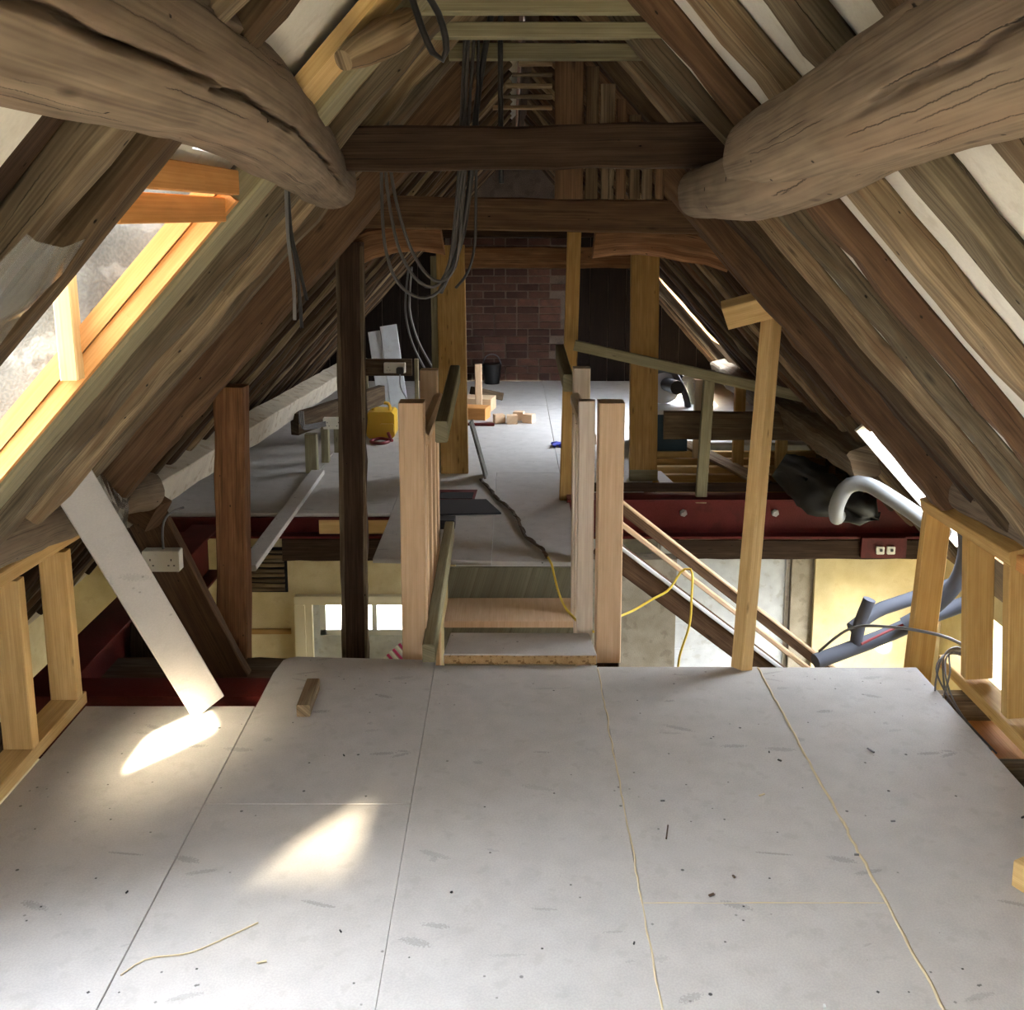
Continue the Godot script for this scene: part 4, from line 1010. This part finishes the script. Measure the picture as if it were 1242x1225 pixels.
	st = st_new(); bx(st, Vector3(1.10, 0.285, -7.3), Vector3(0.46, 0.03, 0.42), 0.006); build(st, "table", "frame_white", sw)
	st = st_new(); cyl(st, Vector3(1.10, 0.42, -7.36), Vector3(1.10, 0.42, -7.35), 0.12, 28); build(st, "blade", "zinc", sw)
	st = st_new()
	var arc := []
	for k in 9: arc.append(Vector3(1.10 - 0.14 * cos(0.2 + k * 0.30), 0.42 + 0.14 * sin(0.2 + k * 0.30), -7.33))
	tube(st, arc, 0.028, 8); build(st, "blade_guard", "steel_grey", sw)
	st = st_new(); cyl(st, Vector3(1.12, 0.45, -7.31), Vector3(1.16, 0.46, -7.10), 0.05, 14); build(st, "motor", "black", sw)
	st = st_new(); tube(st, [Vector3(1.16, 0.55, -7.3), Vector3(1.20, 0.47, -7.25), Vector3(1.24, 0.38, -7.22), Vector3(1.26, 0.30, -7.22)], 0.024, 8); build(st, "arm", "steel_grey", sw)
	st = st_new(); tube(st, [Vector3(1.02, 0.585, -7.28), Vector3(1.10, 0.60, -7.26), Vector3(1.16, 0.56, -7.25)], 0.012, 8); build(st, "handle", "blue", sw)
	var dg := thing("cream_drill", "cream power tool standing beside the mitre saw", "power tool", Vector3(1.31, 0.3, -7.35))
	st = st_new(); tube(st, [Vector3(1.31, 0.30, -7.35), Vector3(1.30, 0.40, -7.35), Vector3(1.29, 0.48, -7.35)], 0.025); build(st, "handle", "cream_plastic", dg)
	st = st_new(); cyl(st, Vector3(1.23, 0.49, -7.35), Vector3(1.36, 0.475, -7.35), 0.032, 12, 0.02); build(st, "body", "cream_plastic", dg)
	st = st_new(); bx(st, Vector3(1.31, 0.285, -7.35), Vector3(0.10, 0.03, 0.08), 0.006); build(st, "battery", "black", dg)
	# low stud wall at the left
	var lw := thing("low_stud_wall", "row of short grey-green studs under a socket board at the left of the far floor", "stud wall", Vector3(-1.25, 0, -6.6))
	for k in 4:
		st = st_new(); timber(st, Vector3(-1.30 + k * 0.035, 0.0, -6.5 - k * 0.30), Vector3(-1.30 + k * 0.035, 0.26, -6.5 - k * 0.30), 0.075 if k == 0 else 0.05, 0.06, Vector3(0, 0, 1)); build(st, "stud", "treat", lw)
	st = st_new(); timber(st, Vector3(-1.40, 0.325, -6.48), Vector3(-0.98, 0.325, -7.6), 0.06, 0.14, Vector3.UP, 0.004); build(st, "socket_board", "olddim", lw)
	var so := thing("double_socket", "white double socket on the low stud wall, half hidden by the tall dark post", "socket", Vector3(-1.18, 0.31, -6.6), "wall sockets")
	socket(so, Vector3(-1.175, 0.305, -6.62), 0.13, 0.075, 0.03, 2)
	for k in 3:
		st = st_new(); tube(st, [Vector3(-1.36 + k * 0.012, 0.42, -6.44), Vector3(-1.355 + k * 0.012, 0.35 - k * 0.01, -6.43), Vector3(-1.33, 0.325 - k * 0.012, -6.44), Vector3(-1.22, 0.32 - k * 0.012, -6.58)], 0.006, 6)
		one("socket_cable", "%s grey cable looped over the low stud wall to its socket" % ["outermost", "middle", "innermost"][k], "cable", st, "cable_grey", Vector3(-1.3, 0.3, -6.45), "cables of the low stud wall")
	var s3 := thing("socket_board", "brown board with a white double socket and black plug by the left wide post", "socket", Vector3(-0.95, 0.5, -7.8), "wall sockets")
	st = st_new(); timber(st, Vector3(-1.14, 0.50, -7.82), Vector3(-0.77, 0.50, -7.82), 0.03, 0.13, Vector3.UP, 0.002); build(st, "board", "olddim", s3)
	socket(s3, Vector3(-0.90, 0.50, -7.79), 0.165, 0.08, 0.03, 2)
	st = st_new(); bx(st, Vector3(-0.855, 0.485, -7.75), Vector3(0.055, 0.05, 0.05), 0.008); build(st, "plug", "black", s3)
	st = st_new(); tube(st, [Vector3(-0.855, 0.46, -7.74), Vector3(-0.85, 0.36, -7.73), Vector3(-0.80, 0.24, -7.73), Vector3(-0.82, 0.1, -7.72), Vector3(-0.86, 0.02, -7.7)], 0.006, 6); build(st, "flex", "cable_grey", s3)
	for q in [[-1.13, 0.0, 0.028], [-0.74, 0.0, 0.03]]:
		st = st_new(); timber(st, Vector3(q[0], 0.0, -7.86), Vector3(q[0], 0.56, -7.86), q[2], 0.03, Vector3(0, 0, 1)); build(st, "upright", "treat", s3)
	for q in [[-1.10, 0.35, 0.10, "white sheet leaning in the dark corner behind the socket board"], [-0.98, 0.40, 0.14, "grey-white board leaning in the dark corner behind the socket board"]]:
		st = st_new(); timber(st, Vector3(q[0] + 0.08, 0.0, -8.2), Vector3(q[0] - 0.05, q[1] + 0.35, -8.5), q[2], 0.015, Vector3(0, 0.3, 1))
		one("leaning_sheet", q[3], "board", st, "blue_white", Vector3(q[0], 0, -8.2))
	# yellow site transformer
	var tr := thing("site_transformer", "yellow site transformer box with a carrying handle on the far floor", "transformer", Vector3(-0.98, 0, -7.6))
	st = st_new(); bx(st, Vector3(-0.98, 0.11, -7.6), Vector3(0.21, 0.20, 0.22), 0.02); build(st, "case", "yellow", tr)
	st = st_new(); tube(st, [Vector3(-1.04, 0.20, -7.58), Vector3(-1.04, 0.255, -7.58), Vector3(-0.93, 0.26, -7.58), Vector3(-0.92, 0.20, -7.58)], 0.012, 8); build(st, "handle", "yellow", tr)
	st = st_new(); bx(st, Vector3(-0.93, 0.09, -7.485), Vector3(0.10, 0.07, 0.03), 0.008); build(st, "outlet_panel", "yellow", tr)
	st = st_new(); tube(st, [Vector3(-0.92, 0.06, -7.46), Vector3(-0.90, 0.015, -7.40), Vector3(-0.96, 0.012, -7.32), Vector3(-1.04, 0.012, -7.38), Vector3(-0.98, 0.02, -7.45), Vector3(-0.88, 0.02, -7.38)], 0.012, 8); build(st, "lead", "red_cable", tr)
	# cut blocks on the floor
	var bl := [[-0.105, -8.13, 0.12], [0.0, -8.10, 0.13], [0.055, -8.25, 0.13], [0.135, -8.14, 0.11]]
	for k in 4:
		st = st_new(); bx(st, Vector3(bl[k][0], 0.036, bl[k][1]), Vector3(0.085, 0.07, 0.07), 0.003, Basis(Vector3.UP, 0.3 - k * 0.25))
		one("wood_block", "small cut wood block on the sunlit far floor, %s from the left of its cluster" % ORD[k], "block", st, "newel", Vector3(bl[k][0], 0.001, bl[k][1]), "cut wood blocks")
	# timber stacked behind the left post
	for q in [[Vector3(-0.40, 0.05, -8.35), Vector3(-0.20, 0.05, -8.3), 0.16, 0.10, "orange", "short thick timber end lying behind the left wide post"], [Vector3(-0.40, 0.055, -8.75), Vector3(-0.16, 0.055, -8.7), 0.2, 0.11, "newel", "second thick timber end behind the left wide post, further back"], [Vector3(-0.33, 0.13, -8.9), Vector3(-0.12, 0.05, -9.1), 0.12, 0.07, "olddim", "brown beam end tilted on the timber pile behind the left wide post"], [Vector3(-0.28, 0.0, -8.55), Vector3(-0.285, 0.42, -8.55), 0.06, 0.045, "newel", "short pale upright batten standing in the timber pile behind the left wide post"]]:
		st = st_new(); timber(st, q[0], q[1], q[2], q[3], Vector3.UP if q[0].x != q[1].x and absf(q[0].y - q[1].y) < 0.2 else Vector3(0, 0, 1), 0.0, 0.006)
		one("timber_offcut", q[5], "offcut", st, q[4], q[0], "timber pile behind the left post")
	st = st_new(); timber(st, Vector3(-0.40, 0.012, -8.02), Vector3(-0.14, 0.012, -8.0), 0.03, 0.02)
	one("red_bar", "thin red bar on the floor beside the cut blocks", "bar", st, "steel", Vector3(-0.4, 0, -8.0))
	# panel leaning at the left post
	st = st_new(); timber(st, Vector3(-0.165, 0.004, -6.38), Vector3(-0.262, 0.36, -6.42), 0.20, 0.014, Vector3(1, 0.3, 0))
	one("hardboard_sheet", "dark grey sheet leaning against the right side of the left wide post", "panel", st, "grey_board", Vector3(-0.165, 0, -6.38))
	# dark vessel by the gable, tape of sheeting, blue gloves
	var bk := thing("black_bucket", "small black bucket at the foot of the brick gable", "bucket", Vector3(-0.2, 0, -10.1))
	st = st_new(); cyl(st, Vector3(-0.2, 0.0, -10.1), Vector3(-0.2, 0.2, -10.1), 0.075, 16, 0.095); build(st, "body", "black", bk)
	st = st_new(); tube(st, [Vector3(-0.295, 0.19, -10.1), Vector3(-0.26, 0.27, -10.1), Vector3(-0.2, 0.295, -10.1), Vector3(-0.14, 0.27, -10.1), Vector3(-0.105, 0.19, -10.1)], 0.006, 6); build(st, "handle", "steel_grey", bk)
	var gl := thing("blue_glove", "crumpled blue glove on the far floor left of the slender stud", "glove", Vector3(0.34, 0, -7.28))
	for k in 5:
		st = st_new(); tube(st, [Vector3(0.36, 0.012, -7.27), Vector3(0.33 - 0.01 * k, 0.028, -7.28 + k * 0.015), Vector3(0.29 + 0.006 * k, 0.012, -7.32 + k * 0.024)], 0.009, 6); build(st, "finger", "blue", gl)
	st = st_new(); bx(st, Vector3(0.375, 0.014, -7.27), Vector3(0.08, 0.026, 0.07), 0.012); build(st, "palm", "blue", gl)
	# hatch in the floor strip with a dark sheet next to it
	var ht := thing("floor_hatch", "small open hatch with dark red sides in the far floor strip", "hatch", Vector3(-0.32, 0, -5.95))
	st = st_new(); slab(st, PackedVector2Array([Vector2(-0.44, -5.84), Vector2(-0.22, -5.84), Vector2(-0.21, -6.07), Vector2(-0.44, -6.07)]), 0.004, 0.001); build(st, "hatch_frame", "steel", ht)
	st = st_new(); slab(st, PackedVector2Array([Vector2(-0.43, -5.86), Vector2(-0.235, -5.86), Vector2(-0.23, -6.0), Vector2(-0.43, -6.0)]), 0.006, 0.002); build(st, "hatch_shade", "shade_black", ht)  # flat plate on the floor; its black paints the shade inside the hatch
	st = st_new(); slab(st, PackedVector2Array([Vector2(-0.45, -5.52), Vector2(-0.06, -5.55), Vector2(-0.15, -5.83), Vector2(-0.45, -5.82)]), 0.012, 0.002)
	one("slate_sheet", "dark slate-grey sheet lying flat in front of the floor hatch", "sheet", st, "slate", Vector3(-0.25, 0, -5.7))
	st = st_new(); bx(st, Vector3(-0.385, 0.025, -5.32), Vector3(0.16, 0.05, 0.09), 0.004)
	one("slate_offcut", "small dark offcut standing behind the left newel on the far floor strip", "offcut", st, "slate", Vector3(-0.385, 0, -5.32))

# ------------------------------------------------------------------ services
func services():
	var st := st_new()
	# extension lead along the far floor
	var pts := []
	var way := [Vector3(-0.2, 0.009, -6.29), Vector3(-0.14, 0.009, -6.05), Vector3(-0.08, 0.009, -5.86), Vector3(-0.02, 0.009, -5.64), Vector3(0.03, 0.009, -5.43), Vector3(0.08, 0.009, -5.13), Vector3(0.14, 0.009, -4.92), Vector3(0.175, 0.010, -4.79)]
	for i in way.size():
		pts.append(way[i] + Vector3(0.012 * sin(i * 2.3), 0, 0))
	tube(st, pts, 0.008, 8)
	var ld := thing("extension_lead", "twisted brown extension lead on the far floor turning into thin yellow flex", "cable", Vector3(0.0, 0, -5.4))
	build(st, "twisted_lead", "cable_brown", ld)
	st = st_new(); var tw := []
	for i in 60:
		var t := i / 59.0 * (way.size() - 1); var k := mini(int(t), way.size() - 2)
		var p: Vector3 = (pts[k] as Vector3).lerp(pts[k + 1], t - k)
		tw.append(p + Vector3(cos(i * 1.1) * 0.009, absf(sin(i * 1.1)) * 0.009, 0))
	tube(st, tw, 0.0045, 6); build(st, "second_strand", "cable_brown", ld)
	st = st_new(); tube(st, [Vector3(0.175, 0.01, -4.79), Vector3(0.19, 0.0, -4.72), Vector3(0.215, -0.06, -4.5), Vector3(0.25, -0.04, -4.2), Vector3(0.34, -0.03, -3.98), Vector3(0.45, -0.06, -4.2), Vector3(0.54, -0.062, -4.3), Vector3(0.62, -0.03, -4.34), Vector3(0.70, 0.0, -4.38), Vector3(0.765, 0.075, -4.42), Vector3(0.805, 0.08, -4.40), Vector3(0.80, -0.02, -4.36), Vector3(0.79, -0.15, -4.34), Vector3(0.75, -0.30, -4.34), Vector3(0.74, -0.6, -4.34)], 0.0055, 8)
	build(st, "yellow_flex", "cable_yellow", ld)
	# cables hung from the collars
	var hung := [
		["grey cable looping down below the left end of the dark collar, first of the hank", [Vector3(-0.335, 1.92, -2.74), Vector3(-0.345, 1.72, -2.76), Vector3(-0.34, 1.57, -2.77), Vector3(-0.31, 1.47, -2.8), Vector3(-0.25, 1.425, -2.85), Vector3(-0.19, 1.46, -2.85), Vector3(-0.155, 1.58, -2.82), Vector3(-0.13, 1.80, -2.75), Vector3(-0.11, 2.10, -2.7)], "cable_mid", 0.0045],
		["grey cable looping down below the left end of the dark collar, second of the hank", [Vector3(-0.33, 1.92, -2.74), Vector3(-0.33, 1.72, -2.76), Vector3(-0.305, 1.57, -2.77), Vector3(-0.26, 1.48, -2.8), Vector3(-0.21, 1.46, -2.82), Vector3(-0.17, 1.53, -2.82), Vector3(-0.145, 1.72, -2.78), Vector3(-0.12, 2.1, -2.72)], "cable_mid", 0.0045],
		["grey cable looping down below the left end of the dark collar, third of the hank", [Vector3(-0.325, 1.92, -2.74), Vector3(-0.315, 1.74, -2.75), Vector3(-0.28, 1.59, -2.76), Vector3(-0.235, 1.50, -2.78), Vector3(-0.19, 1.475, -2.8), Vector3(-0.15, 1.53, -2.8), Vector3(-0.13, 1.7, -2.76), Vector3(-0.095, 2.12, -2.72)], "cable_mid", 0.0045],
		["dark cable sweeping furthest right in the hank below the dark collar", [Vector3(-0.155, 1.455, -2.83), Vector3(-0.12, 1.50, -2.81), Vector3(-0.10, 1.58, -2.79), Vector3(-0.095, 1.74, -2.76), Vector3(-0.085, 2.12, -2.72)], "cable", 0.004],
		["thick black cable dropping straight behind the dark collar in the middle", [Vector3(-0.028, 2.30, -2.74), Vector3(-0.03, 2.05, -2.74), Vector3(-0.028, 1.735, -2.74)], "cable", 0.007],
		["black cable bunch falling left of the straight black cable", [Vector3(-0.055, 2.16, -2.76), Vector3(-0.09, 1.95, -2.76), Vector3(-0.11, 1.75, -2.78), Vector3(-0.14, 1.58, -2.82), Vector3(-0.20, 1.44, -2.86)], "cable", 0.008],
		["short black cable dangling under the left log purlin, first of four", [Vector3(-0.515, 1.74, -2.4), Vector3(-0.512, 1.62, -2.4), Vector3(-0.495, 1.53, -2.4), Vector3(-0.48, 1.455, -2.4)], "cable", 0.004],
		["short black cable dangling under the left log purlin, second of four", [Vector3(-0.515, 1.74, -2.4), Vector3(-0.513, 1.62, -2.4), Vector3(-0.50, 1.52, -2.4), Vector3(-0.494, 1.39, -2.4)], "cable", 0.004],
		["short grey cable dangling under the left log purlin, third of four", [Vector3(-0.518, 1.74, -2.39), Vector3(-0.517, 1.60, -2.39), Vector3(-0.508, 1.50, -2.39), Vector3(-0.508, 1.41, -2.39)], "cable_grey", 0.004],
		["black cable loop hanging in front of the high sawn collars", [Vector3(-0.175, 2.16, -1.82), Vector3(-0.178, 2.06, -1.82), Vector3(-0.16, 1.985, -1.82), Vector3(-0.135, 1.925, -1.82), Vector3(-0.118, 1.915, -1.82), Vector3(-0.112, 1.94, -1.82), Vector3(-0.125, 1.99, -1.82), Vector3(-0.155, 2.04, -1.82), Vector3(-0.172, 2.09, -1.82), Vector3(-0.178, 2.16, -1.82)], "cable", 0.006]]
	for h in hung:
		st = st_new(); tube(st, h[1], h[3], 8)
		one("hanging_cable", h[0], "cable", st, h[2], h[1][0], "hanging cables")
	for k in 2:
		st = st_new(); tube(st, [Vector3(-0.72 + k * 0.02, 1.30, -7.2), Vector3(-0.75 + k * 0.03, 1.0, -7.2), Vector3(-0.70 + k * 0.05, 0.75, -7.2), Vector3(-0.60 + k * 0.06, 0.55, -7.2)], 0.008, 6)
		one("hanging_cable", "grey cable hanging in the dark corner left of the wide post, %s one" % ["left", "right"][k], "cable", st, "cable_grey", Vector3(-0.72, 1.3, -7.2), "hanging cables")
	# pipe lagging at the right
	st = st_new(); tube(st, [Vector3(1.60, 0.20, -4.86), Vector3(1.545, 0.235, -4.72), Vector3(1.50, 0.34, -4.58), Vector3(1.525, 0.44, -4.52), Vector3(1.59, 0.465, -4.45), Vector3(1.68, 0.42, -4.3), Vector3(1.80, 0.34, -4.1)], 0.035, 14)
	one("lagged_pipe", "pale grey lagged pipe bent over at the open eaves on the right", "pipe", st, "wrap", Vector3(1.6, 0.13, -4.9))
	var fp := [
		["grey foam pipe sleeve lying along behind the right floor edge, with the short stub", [Vector3(1.30, -0.235, -4.15), Vector3(1.45, -0.205, -4.2), Vector3(1.62, -0.165, -4.25), Vector3(1.80, -0.11, -4.3), Vector3(2.05, -0.04, -4.35)], 0.033],
		["upper grey foam pipe sleeve behind the right knee wall studs", [Vector3(1.50, -0.15, -4.3), Vector3(1.62, -0.09, -4.35), Vector3(1.85, -0.03, -4.4), Vector3(2.1, 0.04, -4.45)], 0.03],
		["grey foam pipe sleeve curving up between the right knee wall studs", [Vector3(1.70, -0.10, -4.22), Vector3(1.80, -0.02, -4.2), Vector3(1.88, 0.12, -4.15), Vector3(1.89, 0.28, -4.1), Vector3(1.84, 0.45, -4.05)], 0.034],
		["grey foam pipe sleeve rising behind the furthest right stud", [Vector3(1.86, 0.1, -3.55), Vector3(1.88, 0.25, -3.55), Vector3(1.87, 0.42, -3.55)], 0.03]]
	for h in fp:
		st = st_new(); tube(st, h[1], h[2], 12)
		var o := thing("foam_sleeve", h[0], "pipe", h[1][0], "grey foam pipe sleeves")
		build(st, "sleeve", "foam", o)
		if h[0].ends_with("stub"):
			st = st_new(); tube(st, [Vector3(1.49, -0.20, -4.21), Vector3(1.50, -0.10, -4.21), Vector3(1.535, 0.025, -4.2)], 0.027, 12); build(st, "stub", "foam", o)
			st = st_new(); tube(st, [Vector3(1.50, -0.165, -4.17), Vector3(1.60, -0.13, -4.2), Vector3(1.80, -0.075, -4.27)], 0.006, 6); build(st, "red_flex", "red_cable", o)
	# thin grey cables over the right sole plate
	for k in 5:
		st = st_new()
		var a := Vector3(1.36 + k * 0.07, 0.0 + k * 0.01, -3.78 + k * 0.05)
		tube(st, [Vector3(1.66, 0.09, -3.5 + k * 0.02), Vector3(1.60 - k * 0.005, 0.115 - k * 0.006, -3.50), Vector3(1.54 - (k % 3) * 0.02, 0.09 - k * 0.01, -3.46 + k * 0.02), Vector3(1.535 - (k % 2) * 0.05, -0.03, -3.40 + k * 0.03), Vector3(1.56 + k * 0.006, -0.085, -3.20 + k * 0.02)], 0.0035, 6)
		one("thin_cable", "thin blue-grey cable tail spilling over the right sole plate, %s of five from the wall" % ORD[k], "cable", st, "cable_grey", Vector3(1.6, 0.0, -3.5), "thin cable tails")
	st = st_new(); tube(st, [Vector3(1.66, 0.10, -3.52), Vector3(1.58, 0.125, -3.58), Vector3(1.45, 0.10, -3.72), Vector3(1.34, 0.04, -3.85), Vector3(1.25, -0.1, -3.95)], 0.006, 6)
	one("thin_cable", "grey cable drooping from the right studs towards the foam sleeves", "cable", st, "cable_grey", Vector3(1.45, 0.1, -3.7))
	# small things on the near floor
	var r := thing("wood_offcut", "small upright offcut of wood standing alone on the near floor left of centre", "offcut", Vector3(-0.69, 0, -3.28))
	st = st_new(); timber(st, Vector3(-0.695, 0.022, -3.20), Vector3(-0.70, 0.022, -3.40), 0.045, 0.042, Vector3.UP, 0.0, 0.003); build(st, "block", "oldpale", r)
	st = st_new(); tube(st, [Vector3(-0.86, 0.003, -2.02), Vector3(-0.82, 0.003, -2.07), Vector3(-0.73, 0.003, -2.09), Vector3(-0.66, 0.003, -2.14), Vector3(-0.60, 0.003, -2.19)], 0.0018, 6)
	one("string", "thin curl of pale string on the lower left of the near floor", "string", st, "glue", Vector3(-0.75, 0, -2.09))
	var bits := [[-0.56, -2.06, 0.022, "glue"], [-0.40, -2.16, 0.008, "cable"], [0.42, -2.55, 0.06, "cable_brown"], [0.43, -2.70, 0.012, "cable_grey"], [0.82, -2.92, 0.012, "cable"], [0.80, -2.97, 0.010, "cable"], [1.12, -2.98, 0.030, "cable_grey"], [0.49, -2.29, 0.014, "cable_brown"], [1.42, -2.62, 0.018, "cable"], [0.72, -2.73, 0.022, "glue"], [1.05, -2.6, 0.012, "cable_grey"], [0.28, -2.12, 0.006, "cable"], [-0.95, -2.3, 0.007, "cable"], [-0.15, -2.30, 0.006, "cable"], [0.90, -2.45, 0.012, "cable_grey"], [0.66, -1.93, 0.008, "frame_white"], [-0.52, -2.95, 0.008, "cable"], [0.56, -2.36, 0.010, "cable_brown"]]
	var mr := RandomNumberGenerator.new(); mr.seed = 5
	for b in bits:
		var an := mr.randf() * TAU
		if b[2] == 0.06: an = 1.35
		var d: Vector3 = Vector3(cos(an), 0, -sin(an)) * float(b[2]) / 2.0
		st = st_new(); timber(st, Vector3(b[0], 0.003, b[1]) - d, Vector3(b[0], 0.004, b[1]) + d, minf(0.005, b[2] * 0.5), 0.004, Vector3.UP, 0.0015, 0.001)
		one("floor_debris", "small chip of debris lying on the near chipboard floor", "debris", st, b[3], Vector3(b[0], 0, b[1]), "debris on the near floor")

func _ready():
	rng.seed = 7
	nz.seed = 3; nz.frequency = 0.35; nz.fractal_octaves = 2
	camera_and_light()
	materials()
	shell()
	rafters()
	skylight()
	knee_walls()
	left_side()
	far_edge()
	stair()
	far_loft()
	services()
